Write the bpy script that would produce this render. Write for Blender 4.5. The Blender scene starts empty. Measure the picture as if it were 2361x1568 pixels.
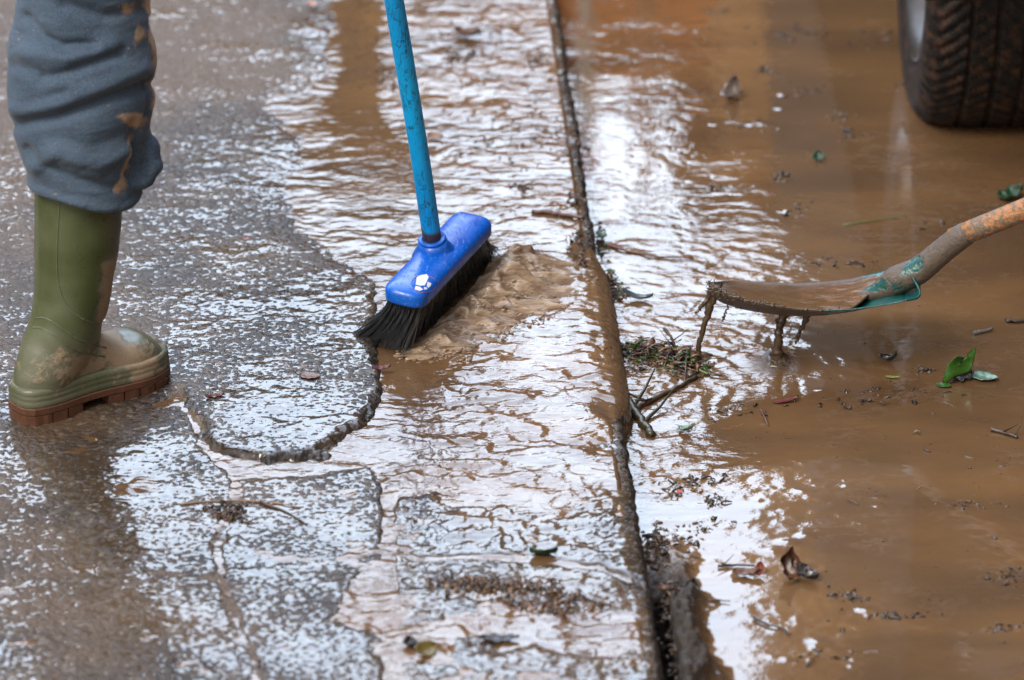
import bpy, bmesh, math, random
import numpy as np
from mathutils import Vector, Matrix
from mathutils.bvhtree import BVHTree
random.seed(7)
C = bpy.context.scene
COL = C.collection
R = math.radians

# ------------------------------------------------------------------ camera
PITCH = R(25.0); CAM = np.array([0.0, -5.30, 2.47]); F = 8780.0; CX, CY = 1180.5, 784.0   # F in units of a 2361 px wide frame
cam_d = bpy.data.cameras.new("camera"); cam = bpy.data.objects.new("camera", cam_d); COL.objects.link(cam)
cam.location = CAM; cam.rotation_euler = (R(90) - PITCH, 0, 0)
cam_d.sensor_width = 36.0; cam_d.lens = 36.0 * F / 2361.0
cam_d.clip_start = 0.1; cam_d.clip_end = 400
cam_d.dof.use_dof = True; cam_d.dof.focus_distance = 5.72; cam_d.dof.aperture_fstop = cam_d.lens / 40.0
C.camera = cam
# ------------------------------------------------------------------ sky, sun, exposure
SUN_EL, SUN_ROT = R(48), R(-140)
w = bpy.data.worlds.new("World"); C.world = w; w.use_nodes = True
wt = w.node_tree; bg = wt.nodes["Background"]
sky = wt.nodes.new("ShaderNodeTexSky"); sky.sky_type = 'NISHITA'; sky.sun_disc = False
sky.sun_elevation = SUN_EL; sky.sun_rotation = SUN_ROT; sky.dust_density = 4.0; sky.air_density = 1.6
hs = wt.nodes.new("ShaderNodeHueSaturation"); hs.inputs['Saturation'].default_value = 0.60
wt.links.new(sky.outputs[0], hs.inputs['Color'])
tc = wt.nodes.new("ShaderNodeTexCoord"); cn = wt.nodes.new("ShaderNodeTexNoise"); cn.inputs['Scale'].default_value = 3.0; cn.inputs['Detail'].default_value = 4
cm = wt.nodes.new("ShaderNodeMapRange"); cm.inputs[3].default_value = 0.82; cm.inputs[4].default_value = 1.15
mx = wt.nodes.new("ShaderNodeVectorMath"); mx.operation = 'MULTIPLY'
wt.links.new(tc.outputs['Generated'], cn.inputs['Vector']); wt.links.new(cn.outputs[0], cm.inputs[0])
# broken overcast: a bright bank of cloud low over the street ahead, darker cloud overhead and behind
dt = wt.nodes.new("ShaderNodeVectorMath"); dt.operation = 'DOT_PRODUCT'; dt.inputs[1].default_value = (0.0, .86, .51)
bk = wt.nodes.new("ShaderNodeMapRange"); bk.interpolation_type = 'SMOOTHSTEP'
for i_, q_ in enumerate((.45, .97, .36, 4.5)): bk.inputs[i_ + 1].default_value = q_
m2 = wt.nodes.new("ShaderNodeMath"); m2.operation = 'MULTIPLY'
wt.links.new(tc.outputs['Generated'], dt.inputs[0]); wt.links.new(dt.outputs['Value'], bk.inputs[0])
wt.links.new(bk.outputs[0], m2.inputs[0]); wt.links.new(cm.outputs[0], m2.inputs[1])
wt.links.new(hs.outputs[0], mx.inputs[0]); wt.links.new(m2.outputs[0], mx.inputs[1]); wt.links.new(mx.outputs[0], bg.inputs['Color'])
bg.inputs['Strength'].default_value = 0.15
sd = bpy.data.lights.new("sun", 'SUN'); sd.energy = 0.8; sd.angle = R(20); sd.color = (1, .96, .9)
so = bpy.data.objects.new("sun", sd); COL.objects.link(so)
so.rotation_euler = (R(90) - SUN_EL, 0, -SUN_ROT + math.pi)
C.view_settings.view_transform = 'Standard'; C.view_settings.look = 'None'; C.view_settings.gamma = 1.0
C.view_settings.exposure = 1.5
C.cycles.max_bounces = 6; C.cycles.glossy_bounces = 3; C.cycles.caustics_reflective = False; C.cycles.caustics_refractive = False

# ------------------------------------------------------------------ helpers
RT = np.array([1.0, 0, 0]); FW = np.array([0, math.cos(PITCH), -math.sin(PITCH)]); UP = np.array([0, math.sin(PITCH), math.cos(PITCH)])
def ray(u, v):
    return FW * F + RT * (u - CX) + UP * (CY - v)
def gp(u, v, z=0.0):
    d = ray(u, v); return Vector(CAM + d * ((z - CAM[2]) / d[2]))
def gy(u, v, y):
    d = ray(u, v); return Vector(CAM + d * ((y - CAM[1]) / d[1]))
def proj(X, Y, Z=0.0):
    dx = X - CAM[0]; dy = Y - CAM[1]; dz = Z - CAM[2]
    de = dy * FW[1] + dz * FW[2]; up = dy * UP[1] + dz * UP[2]
    return CX + F * dx / de, CY - F * up / de

def _h(i, j, s):
    n = (i.astype(np.int64) * 374761393 + j.astype(np.int64) * 668265263 + s * 982451653) & 0xffffffff
    n = ((n ^ (n >> 13)) * 1274126177) & 0xffffffff
    n = (n ^ (n >> 16)) & 0xffffffff
    return n / 4294967295.0
def pn(x, y, s=0):                       # gradient noise, about -1..1
    i = np.floor(x); j = np.floor(y); fx = x - i; fy = y - j
    u = fx * fx * fx * (fx * (fx * 6 - 15) + 10); v = fy * fy * fy * (fy * (fy * 6 - 15) + 10)
    def g(a, b):
        t = _h(i + a, j + b, s) * 6.2831853
        return np.cos(t) * (fx - a) + np.sin(t) * (fy - b)
    return 1.5 * ((g(0, 0) * (1 - u) + g(1, 0) * u) * (1 - v) + (g(0, 1) * (1 - u) + g(1, 1) * u) * v)
def fbm(x, y, s=0, o=3, gain=.5):
    t = 0; a = 1.0
    for k in range(o):
        t = t + a * pn(x, y, s + k * 17); a *= gain; x = x * 2.03 + 5.1; y = y * 2.03 + 3.7
    return t
def sst(a, b, x):
    t = np.clip((x - a) / (b - a), 0, 1); return t * t * (3 - 2 * t)
def blob(U, V, u, v, ru, rv):            # gaussian patch, 1 at the centre
    return np.exp(-(((U - u) / ru) ** 2 + ((V - v) / rv) ** 2))
def segdist(U, V, pts, closed=False, ky=2.3):
    d = np.full(U.shape, 1e9); n = len(pts)
    for k in range(n if closed else n - 1):
        a = pts[k]; b = pts[(k + 1) % n]
        ax, ay = a[0], a[1] * ky; bx, by = b[0] - ax, b[1] * ky - ay
        t = np.clip(((U - ax) * bx + (V * ky - ay) * by) / (bx * bx + by * by + 1e-9), 0, 1)
        d = np.minimum(d, np.hypot(U - ax - t * bx, V * ky - ay - t * by))
    return d
def inside(U, V, pts):
    r = np.zeros(U.shape, bool); n = len(pts)
    for k in range(n):
        x1, y1 = pts[k]; x2, y2 = pts[(k + 1) % n]
        if y1 == y2: continue
        c = ((y1 > V) != (y2 > V)) & (U < (x2 - x1) * (V - y1) / (y2 - y1) + x1)
        r ^= c
    return r
def sdf(U, V, pts):                      # positive inside
    return np.where(inside(U, V, pts), 1, -1) * segdist(U, V, pts, True)

def mesh_obj(name, verts, faces, mat=None, parent=None, smooth=True):
    me = bpy.data.meshes.new(name)
    if isinstance(verts, np.ndarray):
        me.vertices.add(len(verts)); me.vertices.foreach_set("co", verts.astype(np.float32).ravel())
        nf = len(faces); k = faces.shape[1]
        me.loops.add(nf * k); me.loops.foreach_set("vertex_index", faces.astype(np.int32).ravel())
        me.polygons.add(nf); me.polygons.foreach_set("loop_start", np.arange(nf, dtype=np.int32) * k)
        me.polygons.foreach_set("loop_total", np.full(nf, k, dtype=np.int32))
        me.update(calc_edges=True); me.validate()
    else:
        me.from_pydata([tuple(v) for v in verts], [], faces); me.update()
    if smooth: me.polygons.foreach_set("use_smooth", [True] * len(me.polygons))
    if mat: me.materials.append(mat)
    o = bpy.data.objects.new(name, me); COL.objects.link(o)
    if parent: o.parent = parent
    return o
def grid_faces(nr, nc):
    i = np.arange(nr * nc).reshape(nr, nc)
    return np.stack([i[:-1, :-1], i[:-1, 1:], i[1:, 1:], i[1:, :-1]], -1).reshape(-1, 4)
def attr(o, name, arr):
    a = o.data.attributes.new(name, 'FLOAT', 'POINT'); a.data.foreach_set("value", np.ascontiguousarray(arr, dtype=np.float32).ravel())
def tag(o, label=None, cat=None, group=None, kind=None):
    if label: o["label"] = label
    if cat: o["category"] = cat
    if group: o["group"] = group
    if kind: o["kind"] = kind
    return o
def empty(name, loc=(0, 0, 0)):
    o = bpy.data.objects.new(name, None); o.location = loc; o.empty_display_size = .05; COL.objects.link(o); return o
def put(child, root):                    # parent keeping world geometry
    bpy.context.view_layer.update()
    child.parent = root; child.matrix_parent_inverse = Matrix.Translation(root.location).inverted(); return child
class MB:
    def __init__(s): s.v = []; s.f = []
    def tube(s, pts, rad, n=8, cap=True, flat=1.0):
        pts = [Vector(p) for p in pts]
        if not hasattr(rad, '__len__'): rad = [rad] * len(pts)
        b = len(s.v); N = None
        for i, p in enumerate(pts):
            t = (pts[min(i + 1, len(pts) - 1)] - pts[max(i - 1, 0)]).normalized()
            if N is None: N = t.orthogonal().normalized()
            N = (N - t * N.dot(t)).normalized(); B = t.cross(N)
            for k in range(n):
                a = 2 * math.pi * k / n; s.v.append(p + (N * math.cos(a) + B * math.sin(a) * flat) * rad[i])
        for i in range(len(pts) - 1):
            for k in range(n):
                s.f.append((b + i * n + k, b + i * n + (k + 1) % n, b + (i + 1) * n + (k + 1) % n, b + (i + 1) * n + k))
        if cap:
            s.f.append(tuple(b + k for k in range(n))[::-1]); e = b + (len(pts) - 1) * n; s.f.append(tuple(e + k for k in range(n)))
    def loft(s, rings, cap=True):
        b = len(s.v); n = len(rings[0])
        for r in rings: s.v += [Vector(p) for p in r]
        for i in range(len(rings) - 1):
            for k in range(n):
                s.f.append((b + i * n + k, b + i * n + (k + 1) % n, b + (i + 1) * n + (k + 1) % n, b + (i + 1) * n + k))
        if cap:
            s.f.append(tuple(b + k for k in range(n))[::-1]); e = b + (len(rings) - 1) * n; s.f.append(tuple(e + k for k in range(n)))
    def box(s, lo, hi):
        b = len(s.v)
        for z in (lo[2], hi[2]):
            for x, y in ((lo[0], lo[1]), (hi[0], lo[1]), (hi[0], hi[1]), (lo[0], hi[1])): s.v.append(Vector((x, y, z)))
        for f in ((3, 2, 1, 0), (4, 5, 6, 7), (0, 1, 5, 4), (1, 2, 6, 5), (2, 3, 7, 6), (3, 0, 4, 7)): s.f.append(tuple(b + k for k in f))
    def ball(s, c, r, n=6, sc=(1, 1, 1), wob=0):
        rings = []; c = Vector(c)
        for i in range(n + 1):
            th = math.pi * i / n; rr = max(math.sin(th), 1e-3)
            rings.append([c + Vector((r * sc[0] * rr * math.cos(2 * math.pi * k / (n + 2)), r * sc[1] * rr * math.sin(2 * math.pi * k / (n + 2)), -r * sc[2] * math.cos(th))) * (1 + random.uniform(-wob, wob)) - c * 0 for k in range(n + 2)] if wob == 0 else
                         [c + Vector((r * sc[0] * rr * math.cos(2 * math.pi * k / (n + 2)), r * sc[1] * rr * math.sin(2 * math.pi * k / (n + 2)), -r * sc[2] * math.cos(th))) * (1 + random.uniform(-wob, wob)) for k in range(n + 2)])
        s.loft(rings)
    def build(s, name, mat, parent=None, smooth=True):
        o = mesh_obj(name, s.v, s.f, mat, parent, smooth); bm = bmesh.new(); bm.from_mesh(o.data)
        bmesh.ops.recalc_face_normals(bm, faces=bm.faces[:]); bm.to_mesh(o.data); bm.free(); return o

# ------------------------------------------------------------------ materials
class NT:
    def __init__(s, name):
        s.m = bpy.data.materials.new(name); s.m.use_nodes = True; s.t = s.m.node_tree; s.b = s.t.nodes["Principled BSDF"]
        s.pos = s.t.nodes.new("ShaderNodeTexCoord").outputs['Object']
    def n(s, ty, **kw):
        x = s.t.nodes.new("ShaderNode" + ty)
        for k, v in kw.items(): setattr(x, k, v)
        return x
    def set(s, sock, v):
        if isinstance(v, bpy.types.NodeSocket): s.t.links.new(v, sock)
        else: sock.default_value = v
    def noise(s, scale, detail=2, vec=None, rough=.5, stretch=None):
        x = s.n("TexNoise"); x.inputs['Scale'].default_value = scale; x.inputs['Detail'].default_value = detail; x.inputs['Roughness'].default_value = rough
        v = vec or s.pos
        if stretch:
            mp = s.n("Mapping"); mp.inputs['Scale'].default_value = stretch; s.t.links.new(v, mp.inputs[0]); v = mp.outputs[0]
        s.t.links.new(v, x.inputs['Vector']); return x.outputs[0]
    def voro(s, scale, out='Distance', feature='F1'):
        x = s.n("TexVoronoi", feature=feature); x.inputs['Scale'].default_value = scale; s.t.links.new(s.pos, x.inputs['Vector']); return x.outputs[out]
    def attr(s, name): x = s.n("Attribute"); x.attribute_name = name; return x.outputs['Fac']
    def math(s, op, a, b=0.0, c=0.0, clamp=False):
        x = s.n("Math", operation=op, use_clamp=clamp); s.set(x.inputs[0], a); s.set(x.inputs[1], b); s.set(x.inputs[2], c); return x.outputs[0]
    def rng(s, v, a, b, c=0.0, d=1.0, smooth=True):
        x = s.n("MapRange", interpolation_type='SMOOTHSTEP' if smooth else 'LINEAR')
        for i, q in enumerate((v, a, b, c, d)): s.set(x.inputs[i], q)
        return x.outputs[0]
    def mix(s, f, a, b):
        x = s.n("Mix", data_type='RGBA'); s.set(x.inputs[0], f)
        for k, q in ((6, a), (7, b)):
            if isinstance(q, (tuple, list)): q = (*q[:3], 1)
            s.set(x.inputs[k], q)
        return x.outputs[2]
    def mixf(s, f, a, b):
        x = s.n("Mix", data_type='FLOAT'); s.set(x.inputs[0], f); s.set(x.inputs[2], a); s.set(x.inputs[3], b); return x.outputs[0]
    def ramp(s, v, stops):
        x = s.n("ValToRGB"); e = x.color_ramp.elements
        while len(e) < len(stops): e.new(.5)
        for k, (p, c) in enumerate(stops): e[k].position = p; e[k].color = (*c, 1)
        s.t.links.new(v, x.inputs[0]); return x.outputs[0]
    def bump(s, h, dist=.002, strength=1.0):
        x = s.n("Bump"); x.inputs['Distance'].default_value = dist; s.set(x.inputs['Strength'], strength); s.t.links.new(h, x.inputs['Height']); s.t.links.new(x.outputs[0], s.b.inputs['Normal']); return x
    def out(s, col=None, rough=None, spec=None, metal=None, coat=None, **k):
        if col is not None: s.set(s.b.inputs['Base Color'], (*col, 1) if isinstance(col, tuple) else col)
        if rough is not None: s.set(s.b.inputs['Roughness'], rough)
        if spec is not None: s.set(s.b.inputs['Specular IOR Level'], spec)
        if metal is not None: s.set(s.b.inputs['Metallic'], metal)
        if coat is not None: s.set(s.b.inputs['Coat Weight'], coat)
        return s.m
def simple(name, col, rough=.5, var=.25, scale=60, bump=.0005, spec=.5, **k):
    t = NT(name); n = t.noise(scale, 4)
    c = t.mix(n, tuple(max(0, x * (1 - var)) for x in col), tuple(x * (1 + var) for x in col))
    t.bump(n, bump); return t.out(c, rough, spec, **k)

MUD = (0.245, 0.135, 0.062)
def mat_water():
    t = NT("muddy_water")
    n = t.noise(3.0, 4, stretch=(1, 2.2, 1)); n2 = t.noise(14, 5, rough=.7)
    c = t.mix(t.rng(n, .3, .7), (0.090, 0.051, 0.027), (0.146, 0.078, 0.034))
    fl = t.math('MULTIPLY', t.rng(t.noise(95, 2, stretch=(1, 1.6, 1)), .70, .76), t.rng(n2, .42, .58))
    c = t.mix(fl, c, (.03, .022, .016))
    dn = t.noise(5, 3, rough=.6); ln = t.rng(t.math('ABSOLUTE', t.math('SUBTRACT', t.noise(9, 4, stretch=(1, 2, 1), rough=.65), .5)), .0, .03, 1, 0)
    c = t.mix(t.math('MULTIPLY', t.math('MULTIPLY', ln, t.rng(dn, .45, .65)), .30), c, (.20, .14, .10))
    silt = t.attr("silt"); sg = t.noise(120, 5, rough=.7); c = t.mix(silt, c, t.mix(sg, (.012, .009, .007), (.060, .038, .024)))
    rp = t.math('MULTIPLY', t.noise(70, 3, stretch=(1, 1.7, 1)), 1.0)
    t.bump(t.math('ADD', rp, t.math('MULTIPLY', t.math('MULTIPLY', sg, silt), 6.0)), .0012, t.math('ADD', t.attr("rip"), t.math('MULTIPLY', silt, .8), clamp=True))
    return t.out(c, t.mixf(silt, .014, .35), t.mixf(silt, 1.0, .6))
def mat_wet(name, cols, gs, thr_attr="film"):
    t = NT(name); film = t.attr(thr_attr); mud = t.attr("mud")
    g = t.noise(gs, 2, rough=.6); g2 = t.noise(gs * 2.7, 3, rough=.6)
    big = t.noise(5, 4, rough=.6)
    vd = t.voro(gs * 1.1); h = t.math('ADD', t.math('ADD', t.math('MULTIPLY', g, .50), t.math('MULTIPLY', g2, .22)), t.math('MULTIPLY', t.math('SUBTRACT', .95, vd), .28))
    thr = t.math('ADD', t.rng(film, 0, 1, .36, .64, False), t.math('MULTIPLY', t.math('SUBTRACT', big, .5), .34))
    m = t.rng(t.math('SUBTRACT', h, thr), -.012, .02)                 # 1 = grain stands out of the film
    v = t.voro(gs * 1.1, 'Color')
    sep = t.n("SeparateColor"); t.t.links.new(v, sep.inputs[0])
    agg = t.ramp(sep.outputs[0], cols)
    base = t.mix(t.rng(big, .35, .65), (.020, .014, .010), (.042, .028, .017)); base = t.mix(t.rng(mud, .45, 1.0), base, (.105, .066, .037))
    col = t.mix(t.mixf(mud, .75, .18), base, agg)
    col = t.mix(t.math('MULTIPLY', t.math('SUBTRACT', 1.0, m), .75), col, base)
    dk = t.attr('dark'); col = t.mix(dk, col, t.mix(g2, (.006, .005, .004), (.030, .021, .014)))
    hh = t.math('MAXIMUM', h, thr)
    rp = t.noise(60, 2, stretch=(1, 1.6, 1))
    hh = t.math('ADD', hh, t.math('MULTIPLY', rp, .05))
    t.bump(hh, .0075, 1.0)
    return t.out(col, t.mixf(m, .085, t.mixf(mud, .22, .45)), t.mixf(dk, t.mixf(m, 1.0, .5), .12))
M = {}
M['water'] = mat_water()
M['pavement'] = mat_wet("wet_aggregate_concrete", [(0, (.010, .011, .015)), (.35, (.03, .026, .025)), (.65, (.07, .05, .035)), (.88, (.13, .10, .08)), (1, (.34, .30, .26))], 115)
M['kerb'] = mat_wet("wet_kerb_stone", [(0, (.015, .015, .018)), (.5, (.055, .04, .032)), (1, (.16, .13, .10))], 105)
# ------------------------------------------------------------------ setting: kerb frame
A0 = gp(1287, 0); A1 = gp(1530, 1560); KD = (A0 - A1).normalized(); KN = Vector((KD.y, -KD.x, 0))     # along, across (to the road)
B0 = gp(866, 0); B1 = gp(909, 1560)
KW = (A0 - B0).dot(KN)
KO = A1.copy()
def k2w(s, t): return KO.x + KN.x * s + KD.x * t, KO.y + KN.y * s + KD.y * t
def axis(a, b, step, far_lo, far_hi):
    mid = np.arange(a, b + step / 2, step)
    def grow(st, lim):
        o = []; x = 0; d = step
        while x < lim: d *= 1.35; x += d; o.append(x)
        return np.array(o)
    lo = mid[0] - grow(a, a - far_lo)[::-1] if far_lo is not None else np.array([])
    hi = mid[-1] + grow(b, far_hi - b) if far_hi is not None else np.array([])
    return np.concatenate([lo, mid, hi])
T = axis(-0.25, 2.85, .0034, -40, 60)
PU = [(-400, -400), (815, -400), (800, 60), (790, 150), (752, 215), (662, 236), (655, 250), (720, 310), (748, 375), (705, 430), (682, 490), (760, 562), (810, 605), (880, 650),
      (872, 760), (884, 860), (889, 925), (845, 975), (800, 1005), (738, 1055), (620, 1070), (500, 1050), (470, 1010), (445, 960), (415, 915), (300, 960), (-400, 1010)]
JOINTS = [([(408, 905), (445, 960), (470, 1010), (492, 1048)], 15), ([(492, 1048), (540, 1085), (640, 1088), (745, 1075), (830, 1010), (889, 940)], 11),
          ([(535, 1090), (548, 1150), (520, 1200), (500, 1262), (512, 1340), (545, 1440), (585, 1520), (600, 1700)], 9),
          ([(500, 1335), (380, 1325), (200, 1315), (60, 1335)], 8), ([(545, 1100), (530, 1085)], 10)]
def pave_fields(X, Y):
    U, V = proj(X, Y)
    wob = 16 * fbm(X * 18, Y * 18, 3, 3) + 9 * fbm(X * 70, Y * 70, 13, 3)
    up = sdf(U, V, PU) + wob                                            # raised upper slabs
    h = -.0005 + 0 * X
    # lower slabs: between joints, gently domed
    low_wet = -.0045
    slabB = [(548, 1105), (700, 1098), (850, 1075), (893, 1128), (900, 1200), (888, 1285), (840, 1310), (800, 1390), (770, 1430), (880, 1470), (905, 1700), (600, 1700), (545, 1440), (512, 1335), (500, 1262), (520, 1200)]
    slabC = [(-500, 965), (300, 950), (415, 925), (470, 1030), (530, 1095), (540, 1150), (512, 1200), (492, 1262), (500, 1330), (535, 1440), (590, 1700), (-500, 1800)]
    dB = sdf(U, V, slabB) + wob * .6; dC = sdf(U, V, slabC) + wob * .6
    h = np.full(X.shape, low_wet)
    h = np.maximum(h, low_wet + .0054 * sst(46, 26, segdist(U, V, JOINTS[2][0])) * sst(1100, 1130, V))
    h = np.maximum(h, low_wet + (.0064) * sst(-36, 26, dB)); h = np.maximum(h, low_wet + .0066 * sst(-30, 18, dC))
    upr = .0085 + .006 * sst(500, 900, V) * sst(300, 500, U)            # the edge over the puddle is thicker lower down
    e = sst(-22, 30, up); global UPS; UPS = np.where((V > 640) & (U > 470), np.abs(up - 4), 99)
    farsoft = sst(750, 500, V)
    e = e * (1 - farsoft) + sst(-60, 120, up) * farsoft
    h = np.maximum(h, low_wet + (upr - .0005 * farsoft) * e)
    for pts, wd in JOINTS:
        d = segdist(U, V, pts) + wob * .35
        h -= (.0065 if pts is JOINTS[1][0] else .0012) * sst(wd * 1.5, wd * .5, d)
    h -= .006 * sst(60, 0, np.abs(sdf(U, V, [(770, 1430), (800, 1340), (865, 1290), (890, 1300), (880, 1420), (850, 1440)])) * 0 - 0 + (~inside(U, V, [(780, 1415), (815, 1335), (865, 1295), (892, 1300), (884, 1425), (845, 1430)])) * 999)
    h += .0012 * fbm(X * 9, Y * 9, 5, 2) + .0006 * fbm(X * 45, Y * 45, 8, 3) + .0003 * pn(X * 190, Y * 190, 9)
    # film of water lying between the grains (0 dry .. 1 drowned)
    f = .14 + .08 * sst(930, 1060, V)
    def add(u, v, ru, rv, a): 
        nonlocal f
        f = f + a * blob(U, V, u, v, ru, rv)
    add(680, 960, 200, 95, .62); add(480, 900, 80, 60, -.10); add(580, 700, 210, 130, .30); add(780, 740, 120, 110, .40); add(600, 380, 150, 110, .42)
    add(740, 100, 60, 130, .45); add(450, 480, 90, 90, .15); add(300, 1100, 220, 120, .34); add(480, 1300, 260, 110, .22); add(700, 1200, 180, 100, .25)
    add(60, 1180, 120, 90, -.12); add(130, 1480, 160, 110, -.06); add(700, 1500, 240, 100, .30); add(40, 940, 90, 70, .2); add(330, 900, 110, 60, .1)
    f = f + .24 * fbm(X * 7, Y * 11, 31, 3)
    jt = 0
    for pts, wd in JOINTS: jt = np.maximum(jt, sst(wd * 1.6, wd * .7, segdist(U, V, pts) + wob * .8) * sst(-.3, .25, fbm(X * 14, Y * 14, 33, 2)))
    f = f - .5 * jt
    mud = .8 * jt + .60 + .6 * blob(U, V, 420, 110, 220, 130) + .3 * blob(U, V, 20, 150, 200, 200) +  .35 * blob(U, V, 100, 1400, 260, 200) + .3 * blob(U, V, 500, 120, 180, 160) + .3 * blob(U, V, 60, 600, 300, 300) - .35 * blob(U, V, 640, 960, 220, 130) + .3 * fbm(X * 5, Y * 5, 44, 2)
    return h, np.clip(f, 0, 1), np.clip(mud, 0, 1)
def sheet(name, S, Tt, fn, mat):
    s, t = np.meshgrid(S, Tt); X, Y = k2w(s, t)
    Z, extra, XX, YY = fn(s, t, X, Y)
    o = mesh_obj(name, np.stack([XX, YY, Z], -1).reshape(-1, 3), grid_faces(*s.shape), mat)
    for k, a in extra.items(): attr(o, k, a)
    tag(o, kind="structure"); return o
SP = -axis(KW + .002, 1.15 + KW, .0030, None, 60)[::-1]
def f_pave(s, t, X, Y):
    h, f, m = pave_fields(X, Y)
    h = h - .012 * sst(-KW - .016, -KW - .002, s + .004 * pn(t * 25, t * 0 + 3.3, 4))
    U_, V_ = proj(X, Y); ed_ = segdist(U_, V_, [(889, 860), (889, 930), (845, 980), (800, 1010), (738, 1060), (620, 1077), (500, 1057)]) + 6 * fbm(X * 60, Y * 60, 81, 2)
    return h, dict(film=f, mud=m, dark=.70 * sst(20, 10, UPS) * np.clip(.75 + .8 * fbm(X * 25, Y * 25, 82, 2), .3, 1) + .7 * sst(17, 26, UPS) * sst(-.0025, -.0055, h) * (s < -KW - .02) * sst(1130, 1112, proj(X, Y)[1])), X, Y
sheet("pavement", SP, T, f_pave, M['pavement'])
# kerb: flat top, rounded arris, vertical face
nk = int((KW - .03) / .0034)
ks = [(-KW + .001, -.03), (-KW + .001, -.012), (-KW + .003, -.005), (-KW + .007, -.001)] + [(-KW + .010 + i * (KW - .036) / nk, 0) for i in range(nk + 1)]
rr = .012
for i in range(1, 9):
    a = math.pi / 2 * i / 8; ks.append((-rr + rr * math.sin(a), -rr + rr * math.cos(a)))
ks += [(0, -.03), (.0005, -.05), (.001, -.08), (.001, -.16)]
KS = np.array([k[0] for k in ks]); KZ = np.array([k[1] for k in ks])
KJ = [(900, 1262), (960, 1292), (1100, 1284), (1240, 1292), (1380, 1310), (1440, 1335), (1485, 1350)]
KJ2 = [(880, 470), (1000, 480)]
def kerb_h(U, V, X, Y, top):
    h = .0016 * fbm(X * 7, Y * 7, 61, 2) + .0014 * fbm(X * 40, Y * 40, 62, 3) + .0006 * pn(X * 170, Y * 170, 63)
    base = -.0042 + 0 * X
    def add(u, v, ru, rv, a):
        nonlocal base
        base = base + a * blob(U, V, u, v, ru, rv)
    vw = V + 45 * fbm(X * 11, Y * 11, 68, 3); base = base + (.0056 + .0012 * fbm(X * 16, Y * 16, 69, 2)) * sst(1110, 1200, vw) * (sst(1450, 1390, vw) + .72 * sst(1470, 1520, vw)); add(1180, 80, 200, 160, .0022); add(1250, 420, 120, 50, .0018)
    add(1150, 1530, 300, 60, .0020); add(1120, 1475, 60, 14, .005); add(1340, 1500, 120, 40, .003); add(1420, 1280, 60, 140, .003)
    h = h + base
    d = segdist(U, V, KJ) + 10 * fbm(X * 30, Y * 30, 66, 2)
    h = h - .007 * sst(18, 5, d)
    return h * top
OVER = lambda V: sst(520, 640, V) * sst(985, 900, V)
def f_kerb(s, t, X, Y):
    U, V = proj(X, Y); Z = np.broadcast_to(KZ, s.shape).copy(); top = np.clip(1 + Z / .012, 0, 1)
    lf = sst(-KW + .05, -KW, s) * .006 * fbm(t * 11, t * 0 + .2, 78, 3)
    X = X + KN.x * lf; Y = Y + KN.y * lf; Z = Z - .010 * OVER(V) * sst(-.048, -.004, s)
    off = .0024 * fbm(t * 9, t * 0 + .5, 70, 3) + .003 * pn(t * 45, Z * 60, 71)
    side = sst(-.04, 0, s)
    # chipped hollow along the arris near the camera
    chip = sst(22, 6, segdist(U, V, [(1500, 1415), (1515, 1470), (1545, 1580)])) * 0
    Z = Z + kerb_h(U, V, X, Y, top); XX = X + KN.x * off * side; YY = Y + KN.y * off * side
    f = .62 + .25 * blob(U, V, 1150, 1220, 330, 80) - .25 * blob(U, V, 1250, 1370, 260, 50) + .15 * fbm(X * 8, Y * 10, 75, 2)
    sd_ = sst(-.012, -.003, s)
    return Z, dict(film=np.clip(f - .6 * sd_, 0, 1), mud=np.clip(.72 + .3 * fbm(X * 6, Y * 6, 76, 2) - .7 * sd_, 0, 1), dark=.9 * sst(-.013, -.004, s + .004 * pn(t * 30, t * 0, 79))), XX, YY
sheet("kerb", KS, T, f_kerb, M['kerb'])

# waves ------------------------------------------------------------
def waves(X, Y, sd=0, k=1.0):
    wx = .030 * pn(X * 7, Y * 7, sd + 1) + .008 * pn(X * 28, Y * 28, sd + 6); wy = .022 * pn(X * 7, Y * 7, sd + 2) + .007 * pn(X * 28, Y * 28, sd + 7)
    x = (X + wx) * k; y = (Y + wy) * k
    big = sst(-.25, .35, fbm(X * 4.5, Y * 6, sd + 8, 2)); x = x * (.62 + 0 * big); y = y * .62
    A_ = pn(x * 12, y * 21, sd + 13) * 1.35 + .5 * pn(x * 29, y * 43, sd + 14); x = x / .62 * 1.25; y = y / .62 * 1.25
    return A_ * big * 1.1 + (1 - big) * .9 * pn(x * 12, y * 21, sd + 3) + .60 * pn(x * 29, y * 43, sd + 4) + .28 * pn(x * 66, y * 95, sd + 5)
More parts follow.
